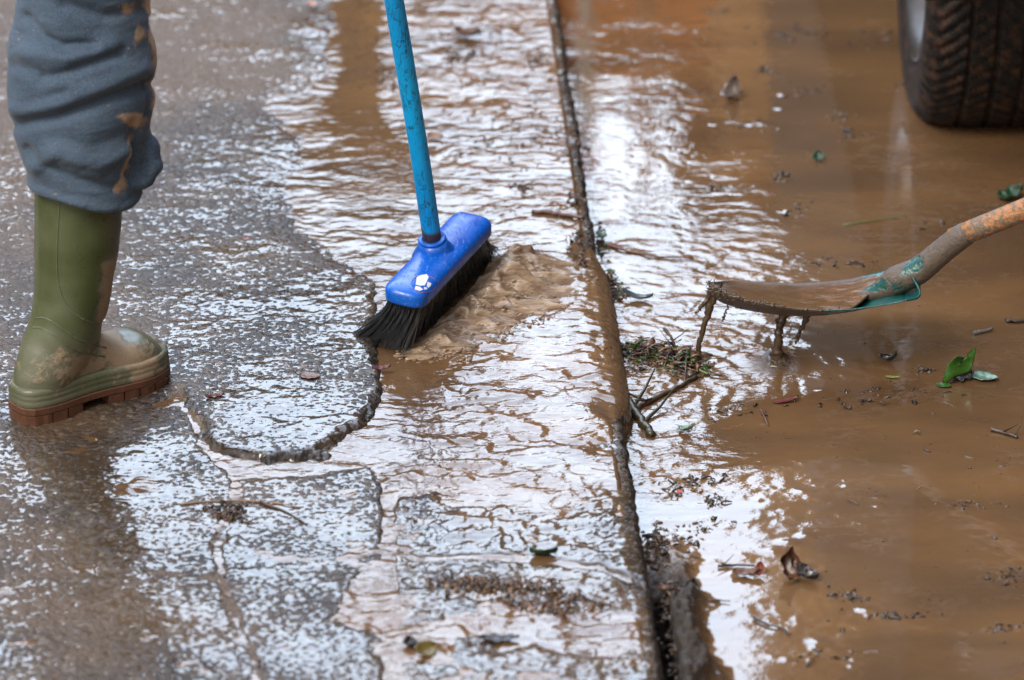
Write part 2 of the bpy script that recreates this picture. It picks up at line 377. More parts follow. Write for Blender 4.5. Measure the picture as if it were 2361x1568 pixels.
# puddle: thin muddy water over pavement and kerb, spilling over the arris
EDGE = 13
SQ = np.concatenate([-axis(.018, 1.0 + KW, .0034, None, 12)[::-1][:-1], [-.018], np.linspace(-.0145, 0, 10), np.full(EDGE, 0.0)])
def f_puddle(s, t, X, Y):
    U, V = proj(X, Y); nc = s.shape[1]
    ov = OVER(V); amp = .00082 + .00085 * sst(820, 900, V)
    def add(u, v, ru, rv, a):
        nonlocal amp
        amp = amp + a * blob(U, V, u, v, ru, rv)
    add(1150, 700, 280, 110, .0009); add(1100, 200, 240, 260, .00045); add(1250, 900, 200, 80, .0004); add(850, 620, 90, 40, .0006); add(860, 400, 130, 130, -.0013); add(830, 150, 60, 200, -.0011); amp = np.maximum(amp, .0001); add(1200, 1040, 160, 40, -.0004)
    amp = amp * np.clip(.75 + 1.1 * fbm(X * 8, Y * 10, 150, 2), .35, 1.9)
    Wv = waves(X, Y, 100) * amp * 1.6
    Z = .0 + Wv
    # flow towards and over the arris
    e = np.arange(nc) - (nc - EDGE - 10)                              # 0.. over rounding
    XX = X.copy(); YY = Y.copy()
    th = .0035 + .006 * ov + .0022 * ov * pn(t * 55 + s * 30, s * 14 + 1, 131) + .0010 * ov * pn(t * 140 + s * 60, s * 20 + 2, 132)
    th = th * (.35 + .65 * ov) + .002 * (1 - ov) * pn(t * 14, s * 0 + 4, 133) - .0100 * (1 - ov)
    for j in range(nc - EDGE - 10, nc):
        q = (j - (nc - EDGE - 10)) / 22.0                             # 0..1 over the edge
        tt = t[:, j] + .012 * q * pn(t[:, j] * 8, t[:, j] * 0, 140)
        if q < .45:
            a = q / .45 * math.pi / 2; ps = -.013 + .013 * math.sin(a); pz = -.013 + .013 * math.cos(a); ns, nz = math.sin(a), math.cos(a)
        else:
            r_ = (q - .45) / .55; ps = .0 ; pz = -.013 - .052 * r_; ns, nz = 1, 0
        dx = th[:, j] * ns + ov[:, j] * (.020 * q ** 1.5)
        ps_ = ps + dx
        x_, y_ = k2w(ps_, tt)
        XX[:, j] = x_; YY[:, j] = y_; Z[:, j] = pz - .010 * ov[:, j] * sst(-.048, -.004, s[:, j]) + th[:, j] * nz + Wv[:, j] * (1 - q)
    k = nc - EDGE - 10
    bl = sst(-.022 - .045 * ov[:, :k], -.012, s[:, :k]); Z[:, :k] += (th[:, :k] - .0) * bl - .010 * ov[:, :k] * sst(-.055, -.004, s[:, :k])
    rip = .55 + .45 * ov + 0 * X
    return Z, dict(rip=np.clip(amp / .0012, .12, .9), silt=np.zeros(X.shape)), XX, YY
sheet("puddle_water", SQ, T, f_puddle, M['water'])
# road flood
ZW = -.050
SW = axis(-.004, 1.25, .0034, None, 60)
def f_water(s, t, X, Y):
    U, V = proj(X, Y, ZW); amp = .00010 + 0 * X
    def add(u, v, ru, rv, a):
        nonlocal amp
        amp = amp + a * blob(U, V, u, v, ru, rv)
    edge = np.exp(-(s / .10) ** 2)
    amp = amp + .0005 * edge * sst(350, 620, V) * sst(1350, 1000, V)
    add(1640, 620, 210, 90, .00035); add(1680, 760, 190, 110, .00055); add(1480, 950, 100, 110, .0011); add(1560, 1010, 130, 100, .0006); add(1800, 860, 170, 70, .00040); add(1620, 1120, 140, 50, .0002)
    add(1850, 1180, 200, 60, .00008); add(2000, 1450, 200, 60, .00010); add(1650, 1300, 200, 160, .00006)
    amp = amp * np.clip(.8 + .9 * fbm(X * 7, Y * 9, 250, 2), .2, 1.9)
    Z = ZW + waves(X, Y, 200, 1.0) * amp * 1.5
    # ring waves from the shovel drip and the spill
    for (u, v, a, lam, ph, dec) in ((1790, 830, .0005, .040, 0, .07), (1455, 900, .0010, .030, 1.2, .12), (1610, 830, .0006, .026, .5, .08), (1560, 900, .0004, .045, 2, .22)):
        c = gp(u, v, ZW); r = np.hypot(X - c.x, Y - c.y) + .012 * pn(X * 12, Y * 12, 211)
        Z = Z + a * np.cos(r * 2 * np.pi / lam + ph) * np.exp(-r / dec) * np.clip(.45 + 1.1 * pn(X * 10, Y * 13, 212 + int(u)), 0, 1.4)
    c = gp(1792, 835, ZW); r = np.hypot(X - c.x, Y - c.y)
    Z = Z + .014 * np.exp(-(r / .012) ** 2) + .005 * np.exp(-(r / .035) ** 2)
    c = gp(1608, 825, ZW); r = np.hypot(X - c.x, Y - c.y); Z = Z + .008 * np.exp(-(r / .012) ** 2)
    # menisci and bubbles round floating bits
    rs = np.random.RandomState(77)
    SP_ = [(1960, 930, 60, 14, 12), (2050, 905, 60, 10, 8), (2180, 880, 40, 14, 8), (2330, 1330, 30, 14, 8), (2310, 1448, 40, 12, 10), (1600, 1110, 40, 14, 10), (2230, 1165, 60, 10, 8), (2070, 1420, 70, 14, 14), (1900, 1510, 80, 16, 14),
           (1700, 950, 60, 20, 10), (1850, 1180, 130, 50, 12), (2030, 1200, 110, 60, 9), (1780, 1320, 60, 12, 8), (1840, 486, 26, 8, 6), (1700, 225, 24, 10, 5), (1860, 220, 40, 12, 8), (1740, 290, 40, 8, 6), (1950, 430, 120, 60, 14), (1860, 80, 60, 24, 10), (1640, 430, 50, 12, 6), (2000, 610, 60, 12, 8), (2100, 250, 60, 40, 8)]
    for (u0, v0, su, sv, n_) in SP_:
        for _ in range(n_):
            c = gp(u0 + rs.normal(0, su), v0 + rs.normal(0, sv), ZW); rad = rs.uniform(.0025, .0075); a = rs.uniform(.08, .36) * rad * .32; ex = rs.uniform(1.0, 2.2)
            m = (np.abs(X - c.x) < rad * 5) & (np.abs(Y - c.y) < rad * 3.5)
            if m.any(): Z[m] += a * np.exp(-(((X[m] - c.x) / (rad * ex)) ** 2 + ((Y[m] - c.y) / rad) ** 2))
    # silt bank and the slot beside the near kerb
    bank = sst(1220, 1400, V) * sst(.085, .045, s + .018 * fbm(t * 16, s * 16, 240, 3)) * sst(-.01, .02, s)
    slot = sst(1385, 1425, V) * sst(.0305, .024, s + .003 * pn(t * 40, t * 0, 243))
    Z = Z + bank * (.012 + .014 * sst(1350, 1480, V) + .014 * fbm(X * 30, Y * 30, 241, 3) + .009 * fbm(X * 100, Y * 100, 244, 3)) * (1 - slot) + .010 * bank * sst(1380, 1420, V)
    Z = np.where(slot > .02, Z - .11 * slot, Z)
    silt = np.clip(bank * 1.25 + slot, 0, 1)
    silt = np.maximum(silt, .8 * np.exp(-(np.hypot(X - gp(1792, 840, ZW).x, Y - gp(1792, 840, ZW).y) / .030) ** 2))
    return Z, dict(rip=np.clip(amp / .0008 * .8, .07, .9), silt=silt), X, Y
sheet("water", SW, T, f_water, M['water'])
g = MB(); g.box((-70, -45, -.40), (70, 70, -.30)); tag(g.build("ground", simple("ground_mud", (.10,.065,.04), .7), smooth=False), kind="structure")

# ------------------------------------------------------------------ street beyond, seen as reflections
def facade(name, label, x0, x1, y, depth, h, col, storeys, bays, roofcol=(.20, .08, .05), face='y', wcol=(.04, .045, .05)):
    e = empty(name, (x0, y, 0)); wm = simple(name + "_render", col, .85, .18, 1.2, .01); gm = simple(name + "_glass", wcol, .6, spec=.1); tm = simple(name + "_tiles", roofcol, .8, .3, 6, .02)
    b = MB(); b.box((x0, y, -.3), (x1, y + depth, h)); put(b.build('wall', wm, smooth=False), e)
    r = MB(); r.box((x0 - .35, y - .45, h), (x1 + .35, y + depth + .4, h + .28)); put(r.build('eave', tm, smooth=False), e)
    L = x1 - x0; sh = (h - .6) / storeys
    for i in range(storeys):
        for j in range(bays):
            cx = x0 + L * (j + .5) / bays; cz = .5 + sh * i + sh * .5
            wbox = MB(); wbox.box((cx - .55, y - .05, cz - .8), (cx + .55, y + .02, cz + .8)); o = put(wbox.build('window', gm, smooth=False), e)
    tag(e, label, "building"); return e
def Hm(D, el): return D * math.tan(R(el)) - 2.47
yb = lambda D: D + CAM[1]
facade('townhouse', 'tan rendered house whose reflection browns the flooded pavement beyond the broom', -16, -.75, yb(31), 9, Hm(31, 22.5), (.30, .20, .11), 3, 7)
facade('terraced_house', 'low ochre house reflected as orange brown in the water beside the kerb', -.7, 1.9, yb(34), 4, Hm(34, 20.7), (.95, .30, .04), 3, 0)
facade('apartment_block', 'tall brown apartment block reflected across the floodwater under the parked vehicle', 2.50, 19, yb(30), 4, Hm(30, 43), (.40, .24, .12), 6, 8)
facade('garage', 'low brown building beside the apartment block, reflected behind the shovel', 1.78, 2.45, yb(29.5), 3, Hm(29.5, 22.9), (.45, .24, .10), 2, 0)
e = empty('lamp_post', (0, 0, 0)); pm = simple("post_paint", (.22, .075, .025), .8)
b = MB(); D = 22; xp = D * (1487 - CX) / 8120; b.tube([(xp, yb(D), -.3), (xp, yb(D), Hm(D, 22.9))], [.062, .055], 12); put(b.build('pole', pm), e)
b = MB(); b.box((xp - .07, yb(D) - .2, Hm(D, 22.9)), (xp + .07, yb(D) + .2, Hm(D, 22.9) + .1)); put(b.build('lantern', pm, smooth=False), e)
tag(e, 'slim brown lamp post reflected upright in the water beyond the kerb', 'lamp post')
e = empty('traffic_sign', (0, 0, 0)); D = 12; xs = D * (1348 - CX) / 8120; zs = Hm(D, 22.0)
b = MB(); b.tube([(xs - .0, yb(D), -.3), (xs, yb(D), zs)], .025, 10); put(b.build('pole', simple("grey_pole", (.3, .3, .3), .4)), e)
b = MB(); b.tube([(xs, yb(D) - .04, zs), (xs, yb(D) - .03, zs)], .07, 20); put(b.build('disc', simple("red_paint", (.65, .03, .02), .4), smooth=False), e)
tag(e, 'small red sign on a pole reflected in water beside the kerb', 'sign')
facade('corner_house', 'brown house at the left reflected in the wet slabs behind the boot', -30, -5.0, yb(16), 9, Hm(16, 27), (.24, .17, .11), 3, 8)
def side_house(name, label, x0, x1, y0, y1, h, col):
    e = empty(name, (x0, y0, 0)); b = MB(); b.box((x0, y0, -.3), (x1, y1, h)); put(b.build('wall', simple(name + "_render", col, .85, .2, 1.0, .01), smooth=False), e)
    gm = simple(name + "_glass", (.04, .045, .05), .15); xs = x0 if x0 > 0 else x1; sg = -1 if x0 > 0 else 1
    for i in range(int((y1 - y0) / 3)):
        for k in range(int(h / 3)):
            wb = MB(); cy = y0 + 1.5 + i * 3; cz = 1.8 + k * 3; wb.box((min(xs, xs + sg * .05), cy - .5, cz - .8), (max(xs, xs + sg * .05), cy + .5, cz + .8)); put(wb.build('window', gm, smooth=False), e)
    tag(e, label, 'building')
side_house('row_house', 'brown row house along the road side, out of frame', 6.5, 14, -20, 20, 11, (.22, .15, .10))
# ------------------------------------------------------------------ person: one leg in jeans and a wellington boot
SC = lambda p: F / float(np.dot(np.array(p) - CAM, FW))     # px per metre at a point
HC = gp(92, 956); hd = R(40); fx = Vector((math.cos(hd), math.sin(hd), 0)); fl = Vector((-math.sin(hd), math.cos(hd), 0))
def L2W(x, y, z): return HC + fx * (x if x < .06 else .06 + (x - .06) * .92) + fl * y + Vector((0, 0, z))
def remesh(o, vox, smooth=4, fac=.5):
    m = o.modifiers.new("r", 'REMESH'); m.mode = 'VOXEL'; m.voxel_size = vox
    m = o.modifiers.new("s", 'SMOOTH'); m.iterations = smooth; m.factor = fac
    dg = bpy.context.evaluated_depsgraph_get(); me = bpy.data.meshes.new_from_object(o.evaluated_get(dg)); o.modifiers.clear()
    mats = [x for x in o.data.materials]; o.data = me; me.materials.clear()
    for x in mats: me.materials.append(x)
    me.polygons.foreach_set("use_smooth", [True] * len(me.polygons)); return o
def vco(o): a = np.empty(len(o.data.vertices) * 3, np.float32); o.data.vertices.foreach_get("co", a); return a.reshape(-1, 3).astype(float)
def vno(o): a = np.empty(len(o.data.vertices) * 3, np.float32); o.data.vertices.foreach_get("normal", a); return a.reshape(-1, 3).astype(float)
def setco(o, a): o.data.vertices.foreach_set("co", a.astype(np.float32).ravel()); o.data.update()

def mat_boot():
    t = NT("green_rubber"); md = t.attr("mud"); n = t.noise(60, 5, rough=.65); n2 = t.noise(9, 3); n3 = t.noise(260, 3)
    g = t.mix(t.rng(n2, .3, .7), (.042, .058, .015), (.066, .088, .027))
    m = t.rng(t.math('ADD', md, t.math('MULTIPLY', t.math('SUBTRACT', n, .5), 1.3)), .40, .74)
    veil = t.rng(t.math('ADD', t.math('ADD', md, .16), t.math('MULTIPLY', t.math('SUBTRACT', n2, .5), .9)), .05, .75, 0, .75)
    c = t.mix(veil, g, (.15, .145, .105)); c = t.mix(m, c, t.mix(n3, (.22, .155, .095), (.34, .26, .175)))
    t.bump(t.math('ADD', t.math('MULTIPLY', m, .6), t.math('MULTIPLY', n3, .12)), .0016)
    return t.out(c, t.mixf(m, t.rng(n, .3, .7, .26, .42), .7), .5)
def mat_jeans():
    t = NT("wet_denim"); md = t.attr("mud"); n = t.noise(55, 5, rough=.65); n2 = t.noise(7, 4); 
    sp_ = t.math('MULTIPLY', t.rng(t.noise(150, 2), .66, .71), t.rng(n2, .45, .6)); md = t.math('ADD', md, t.math('MULTIPLY', sp_, .5)); wv = t.noise(700, 1, stretch=(1, 1, .35)); n3 = t.noise(420, 2)
    c = t.mix(t.rng(n2, .3, .7), (.040, .067, .110), (.064, .100, .152))
    c = t.mix(t.math('MULTIPLY', t.rng(n3, .35, .7), .5), c, (.12, .155, .19))
    m = t.rng(t.math('ADD', md, t.math('MULTIPLY', t.math('SUBTRACT', n, .5), 1.1)), .34, .78)
    c = t.mix(m, c, t.mix(n3, (.32, .23, .155), (.50, .37, .26)))
    t.bump(t.math('ADD', t.math('ADD', t.math('MULTIPLY', wv, .5), t.math('MULTIPLY', t.noise(45, 4, stretch=(.5, .5, 1.6)), 1.6)), t.math('MULTIPLY', m, .8)), .0016)
    t.set(t.b.inputs['Sheen Weight'], .12); t.set(t.b.inputs['Sheen Roughness'], .4)
    return t.out(c, .85, .25)
M['boot'] = mat_boot(); M['jeans'] = mat_jeans()
M['sole'] = simple("brown_rubber_sole", (.105, .044, .024), .5, .45, 70, .0012)
person = empty('person', HC)
b = MB()
def ring(cx, z, rx, ry, n=40, tilt=0):
    return [L2W(cx + rx * math.cos(2 * math.pi * k / n), ry * math.sin(2 * math.pi * k / n), z + tilt * math.cos(2 * math.pi * k / n)) for k in range(n)]
shaft = [(.40, .096, .069, .066), (.34, .093, .069, .066), (.28, .087, .067, .063), (.22, .079, .063, .059), (.18, .071, .061, .056), (.145, .062, .061, .053), (.11, .045, .064, .049), (.07, .022, .058, .044), (.03, .0, .036, .036)]
b.loft([ring(c, z, rx, ry) for z, c, rx, ry in shaft])
OUT = [(-.037, .004), (-.034, .017), (-.025, .027), (-.01, .034), (.02, .037), (.05, .0345), (.08, .036), (.11, .041), (.14, .047), (.165, .050), (.19, .048), (.208, .041), (.220, .030), (.227, .015), (.229, .004)]
def halfw(x): return float(np.interp(x, [p[0] for p in OUT], [p[1] for p in OUT]))
TOP = [(-.037, .055), (-.02, .09), (.02, .12), (.06, .132), (.09, .122), (.115, .103), (.14, .088), (.165, .089), (.185, .086), (.205, .075), (.22, .058), (.229, .040)]
rings = []
for i in range(34):
    x = -.0365 + .265 * i / 33; hw = halfw(x) * .97; tp = float(np.interp(x, [p[0] for p in TOP], [p[1] for p in TOP])); n = 32; rg = []
    for k in range(n):
        a = 2 * math.pi * k / n; ca, sa = math.cos(a), math.sin(a)
        rg.append(L2W(x, hw * math.copysign(abs(ca) ** .8, ca), .028 + max(0, (tp - .028)) * (.5 + .5 * math.copysign(abs(sa) ** .75, sa))))
    rings.append(rg)
b.loft(rings)
boot = remesh(b.build('boot', M['boot']), .0032, 7, .6)
co = vco(boot); U, V = proj(co[:, 0], co[:, 1], co[:, 2])
# ankle creases and a slight waviness of the rubber
nn = vno(boot); d = .0012 * pn(co[:, 0] * 22, co[:, 2] * 22 + co[:, 1] * 9, 5)
for pts, a, wd in (([(95, 800), (150, 835), (235, 862)], -.0016, 20), ([(230, 740), (262, 760), (300, 775)], -.003, 16), ([(70, 690), (110, 700), (170, 715)], -.001, 22)):
    d = d + a * np.exp(-(segdist(U, V, pts, ky=1) / wd) ** 2)
setco(boot, co + nn * d[:, None])
mud = .12 + .75 * np.exp(-(segdist(U, V, [(262, 620), (245, 730), (262, 790), (300, 840), (330, 870)], ky=1) / 26) ** 2) + .38 * blob(U, V, 200, 850, 90, 45) + .22 * blob(U, V, 270, 560, 30, 80)
mud += .22 * blob(U, V, 350, 810, 40, 40) + .24 * sst(740, 830, V)
attr(boot, 'mud', np.clip(mud, 0, 1)); put(boot, person)
# raised seams and foot band of the boot
bpy.context.view_layer.update()
bvh = BVHTree.FromPolygons([tuple(c) for c in vco(boot)], [tuple(p.vertices) for p in boot.data.polygons])
def cast(u, v, tree=bvh):
    h = tree.ray_cast(Vector(CAM), Vector(ray(u, v)).normalized()); return h[0]
def spline(pts, n=8):
    P = [Vector((p[0], p[1], 0)) for p in pts]; P = [P[0] * 2 - P[1]] + P + [P[-1] * 2 - P[-2]]; o = []
    for i in range(1, len(P) - 2):
        for k in range(n):
            t = k / n; o.append(.5 * ((2 * P[i]) + (P[i + 1] - P[i - 1]) * t + (2 * P[i - 1] - 5 * P[i] + 4 * P[i + 1] - P[i + 2]) * t * t + (-P[i - 1] + 3 * P[i] - 3 * P[i + 1] + P[i + 2]) * t ** 3))
    o.append(P[-2]); return [(p.x, p.y) for p in o]
b = MB()
for pts in ([(137, 470), (132, 560), (133, 640), (150, 700), (190, 735), (228, 748)], [(80, 733), (110, 736), (150, 762), (185, 785), (245, 802)], [(76, 755), (100, 758), (140, 785), (175, 808), (240, 822)]):
    q = [cast(u, v) for u, v in spline(pts)]; q = [x for x in q if x]
    if len(q) > 3: b.tube(q, .0013, 6)
seam = b.build('raised_seam', M['boot'], None); attr(seam, 'mud', np.full(len(seam.data.vertices), .36)); put(seam, person); seam.parent = boot; seam.matrix_parent_inverse = Matrix()
def outline(x0, x1, off, n=14):
    xs = [x0 + (x1 - x0) * (.5 - .5 * math.cos(math.pi * i / n)) for i in range(n + 1)]
    e = lambda x: halfw(x) + off
    return [(x + (off * .9 if x > .2 else (-off * .9 if x < -.02 else 0)), -e(x)) for x in xs] + [(x + (off * .9 if x > .2 else (-off * .9 if x < -.02 else 0)), e(x)) for x in reversed(xs)]
def slab(mb, x0, x1, zs):                # zs: list of (z, offset)
    mb.loft([[L2W(x, y, z) for x, y in outline(x0, x1, o)] for z, o in zs])
b = MB(); slab(b, -.037, .229, [(.028, .0035), (.032, .0052), (.038, .0048), (.040, .0040), (.042, .0048), (.046, .0046), (.048, .0038), (.050, .0045), (.055, .004), (.058, .0015)])
band = b.build('foot_band', M['boot']); c = vco(band); Ub, Vb = proj(c[:, 0], c[:, 1], c[:, 2]); attr(band, 'mud', .34 + .5 * np.exp(-((Ub - 335) / 36) ** 2)); put(band, boot); band.matrix_parent_inverse = Matrix()
b = MB(); slab(b, -.037, .229, [(.017, .003), (.019, .0055), (.028, .0058), (.0295, .004)])
for x0, x1 in ((-.037, -.004), (-.002, .022), (.0245, .05)): slab(b, x0, x1, [(.0, .0025), (.0015, .0045), (.0175, .0055)])
for x0, x1 in ((.098, .122), (.125, .149), (.152, .178), (.181, .204), (.207, .229)): slab(b, x0, x1, [(.002, .0020), (.0035, .0040), (.0175, .0055)])
sole = b.build('sole', M['sole'], None, False); put(sole, boot); sole.matrix_parent_inverse = Matrix()
boot.matrix_parent_inverse = Matrix.Translation(person.location).inverted()
# jeans
yl = L2W(.066, 0, 0).y
tab = [(432, 72, 318, .0), (400, 64, 328, 0), (350, 46, 340, 0), (290, 26, 348, 0), (200, 20, 360, 0), (150, 18, 364, 0), (100, 22, 362, 0), (40, 32, 350, 0), (-40, 45, 345, 0), (-200, -5, 335, 0), (-420, -110, 265, 0), (-700, -290, 130, 0), (-950, -460, 0, 0)]
b = MB(); rings = []
for i, (v, ul, ur, _) in enumerate(tab):
    c = gy((ul + ur) / 2, v, yl); r = (ur - ul) / 2 / SC(c); t_ = max(0, 1 - i / 2.6)
    rings.append([c + Vector((r * math.cos(a), r * .92 * math.sin(a), -t_ * (.014 * math.cos(a) - .0 * math.sin(a)) + t_ * .004 * math.sin(3 * a + 1))) for a in [2 * math.pi * k / 48 for k in range(48)]])
b.loft(rings)
lip = rings[0]; b.tube([p + Vector((0, 0, .003)) for p in lip + [lip[0]]], .0075, 10, False)
for (u, v, r, dy, sc_) in ((345, 345, .019, .012, (1, 1.2, 1.3)), (352, 380, .017, .006, (1.05, 1.2, 1.0)), (330, 410, .020, .0, (1, 1.2, .9)), (335, 320, .016, .02, (1, 1, 1))):
    b.ball(gy(u, v, yl - .015 + dy), r, 12, sc_)
jeans = remesh(b.build('trousers', M['jeans']), .0042, 5, .6)
co = vco(jeans); nn = vno(jeans); U, V = proj(co[:, 0], co[:, 1], co[:, 2])
d = .0030 * pn(co[:, 0] * 9, co[:, 2] * 14, 20) + .0022 * pn(co[:, 0] * 16 + co[:, 2] * 22, co[:, 2] * 10 - co[:, 0] * 8, 21)
d += -.0011 * (1 - sst(0, .14, np.abs(pn(co[:, 0] * 11 + co[:, 2] * 7, co[:, 2] * 24 - co[:, 0] * 9, 24)))) * sst(-.1, .3, pn(co[:, 0] * 8, co[:, 2] * 9, 25))
CR = [([(60, 40), (95, 85), (140, 106), (215, 104)], -.0075, 11), ([(39, 287), (130, 272), (200, 250), (259, 226), (350, 194)], -.0085, 13), ([(97, 181), (160, 168), (213, 149), (278, 125)], -.006, 12),
      ([(35, 150), (90, 168)], -.004, 14), ([(310, 285), (316, 350), (302, 412)], -.0085, 10), ([(352, 40), (356, 160), (330, 300)], -.004, 6), ([(60, 345), (110, 385), (180, 418), (280, 440)], -.004, 11),
      ([(150, 10), (240, 40), (330, 20)], -.005, 14), ([(60, 240), (150, 215)], -.004, 12), ([(85, 380), (130, 350), (230, 378), (290, 350)], .006, 22), ([(40, 250), (130, 238), (240, 200), (330, 160)], .005, 20), ([(60, 120), (150, 135), (260, 100)], .005, 20),
      ([(130, 320), (200, 345), (290, 310)], -.003, 26)]
for pts, a, wd in CR: d = d + 1.45 * a * np.exp(-(segdist(U, V, pts, ky=1) / wd) ** 2)
setco(jeans, co + nn * d[:, None])
mud = .08 + .75 * np.exp(-(segdist(U, V, [(330, -40), (352, 30), (366, 110), (368, 190), (355, 250)], ky=1) / 11) ** 2) + .75 * blob(U, V, 300, 272, 34, 14) + .6 * blob(U, V, 322, 288, 26, 22) + .7 * np.exp(-(segdist(U, V, [(305, 330), (300, 395), (275, 440)], ky=1) / 15) ** 2)
mud += .75 * blob(U, V, 322, 80, 16, 24) + .65 * blob(U, V, 300, 20, 26, 22) + .33 * blob(U, V, 350, 400, 20, 14) + .3 * blob(U, V, 252, 128, 9, 9) + .25 * blob(U, V, 330, 120, 26, 14) + .2 * blob(U, V, 270, 320, 14, 50)
attr(jeans, 'mud', np.clip(mud, 0, 1)); put(jeans, person)
for src in (boot, jeans):                # the other leg, outside the frame
    c2 = src.copy(); COL.objects.link(c2); c2.location = (-.38, .10, 0)
    for ch in src.children: c3 = ch.copy(); COL.objects.link(c3); c3.parent = c2
tag(person, "person in blue jeans tucked over one muddy green wellington boot, standing beside the broom", "person")

# ------------------------------------------------------------------ broom
ZT = .098
a_ = gp(944, 668, ZT); b_ = gp(1080, 523, ZT); hx = (b_ - a_).normalized(); hy = Vector((hx.y, -hx.x, 0)); HL = (b_ - a_).length; HR = .0335
broom = empty('broom', gp(930, 770, 0))
mb = NT("blue_plastic"); n = mb.noise(40, 4); sc_ = mb.rng(mb.noise(220, 3, stretch=(1, .35, 1)), .58, .70)
c_ = mb.mix(mb.math('MULTIPLY', sc_, .35), mb.mix(n, (.001, .080, .42), (.002, .115, .56)), (.12, .25, .55)); mb.bump(sc_, .0003); M['blue'] = mb.out(c_, mb.rng(n, .3, .7, .20, .34), .5)
def stadium(off, z, n=18, roll=.10):
    o = []
    pw = lambda q: math.copysign(abs(q) ** .62, q)
    for k in range(n + 1): a = -math.pi / 2 + math.pi * k / n; o.append((HL + (HR + off) * pw(math.cos(a)), (HR + off) * pw(math.sin(a))))
    for k in range(n + 1): a = math.pi / 2 + math.pi * k / n; o.append(((HR + off) * pw(math.cos(a)), (HR + off) * pw(math.sin(a))))
    # waist: head a touch broader in the middle
    return [a_ + hx * x + hy * (y * (1 + .10 * math.exp(-((x - HL / 2) / .06) ** 2))) + Vector((0, 0, z - roll * y)) for x, y in o]
b = MB(); b.loft([stadium(o, z) for o, z in ((-.012, -.014), (-.003, -.014), (-.0005, -.012), (0, -.009), (0, .003), (-.001, .006), (-.0035, .009), (-.008, .0115), (-.014, .013), (-.022, .0138), (-.030, .014))])
head = b.build('head', M['blue']); put(head, broom)
hc = a_ + hx * (HL * .50) + Vector((0, 0, .010)); s_top = gy(996, 548, hc.y + .002); s1 = gy(908, -10, s_top.y - .10)
sd_ = (s1 - s_top).normalized()
s_bot = s_top - sd_ * ((s_top.z - hc.z) / sd_.z)
b = MB(); Ls = (s_top - s_bot).length
prof = [(-.010, .036), (-.002, .0315), (.004, .0275), (.010, .0245), (.018, .0225), (Ls - .006, .0198), (Ls - .004, .0212), (Ls - .001, .0212), (Ls, .0200), (Ls, .0165), (Ls - .012, .0160)]
b.tube([s_bot + sd_ * q[0] for q in prof], [q[1] for q in prof], 32); sk = b.build('socket', M['blue']); put(sk, broom); sk.parent = head; sk.matrix_parent_inverse = Matrix()
mh = NT("painted_handle"); n = mh.noise(26, 5, stretch=(1.6, 1.6, .35), rough=.65); cr = mh.rng(mh.math('ABSOLUTE', mh.math('SUBTRACT', n, .5)), .0, .013, 1, 0); gz = mh.n("SeparateXYZ"); mh.t.links.new(mh.pos, gz.inputs[0])
low = mh.rng(gz.outputs[2], .14, .25, 1, .12); low2 = mh.rng(gz.outputs[2], .140, .150, 1, 0)
n5 = mh.noise(60, 3); chip = mh.math('MAXIMUM', mh.math('MULTIPLY', cr, mh.rng(n5, .36, .56)), mh.rng(mh.math('ADD', mh.noise(48, 2, stretch=(1, 1, .5)), mh.math('MULTIPLY', low, .12)), .70, .74))
fib = mh.noise(420, 3, stretch=(1, 1, .03))
c_ = mh.mix(mh.rng(mh.noise(5, 3), .3, .7), (.000, .30, .72), (.002, .42, .88)); c_ = mh.mix(mh.math('MULTIPLY', mh.rng(fib, .5, .7), .35), c_, (.0, .11, .25)); c_ = mh.mix(chip, c_, (.012, .05, .06)); c_ = mh.mix(low2, c_, (.06, .035, .02))
mh.bump(mh.math('SUBTRACT', mh.math('MULTIPLY', fib, .35), chip), .0010); M['stick'] = mh.out(c_, .42, .5)
b = MB(); pts = []; rad = []
for i in range(40):
    q = -.02 + 1.32 * i / 39; pts.append(s_top + sd_ * q + Vector((.0012 * math.sin(q * 9), .0, 0))); rad.append(.0145 * (1 + .012 * math.sin(q * 23)))
b.tube(pts, rad, 28); st = b.build('handle', M['stick']); put(st, broom)
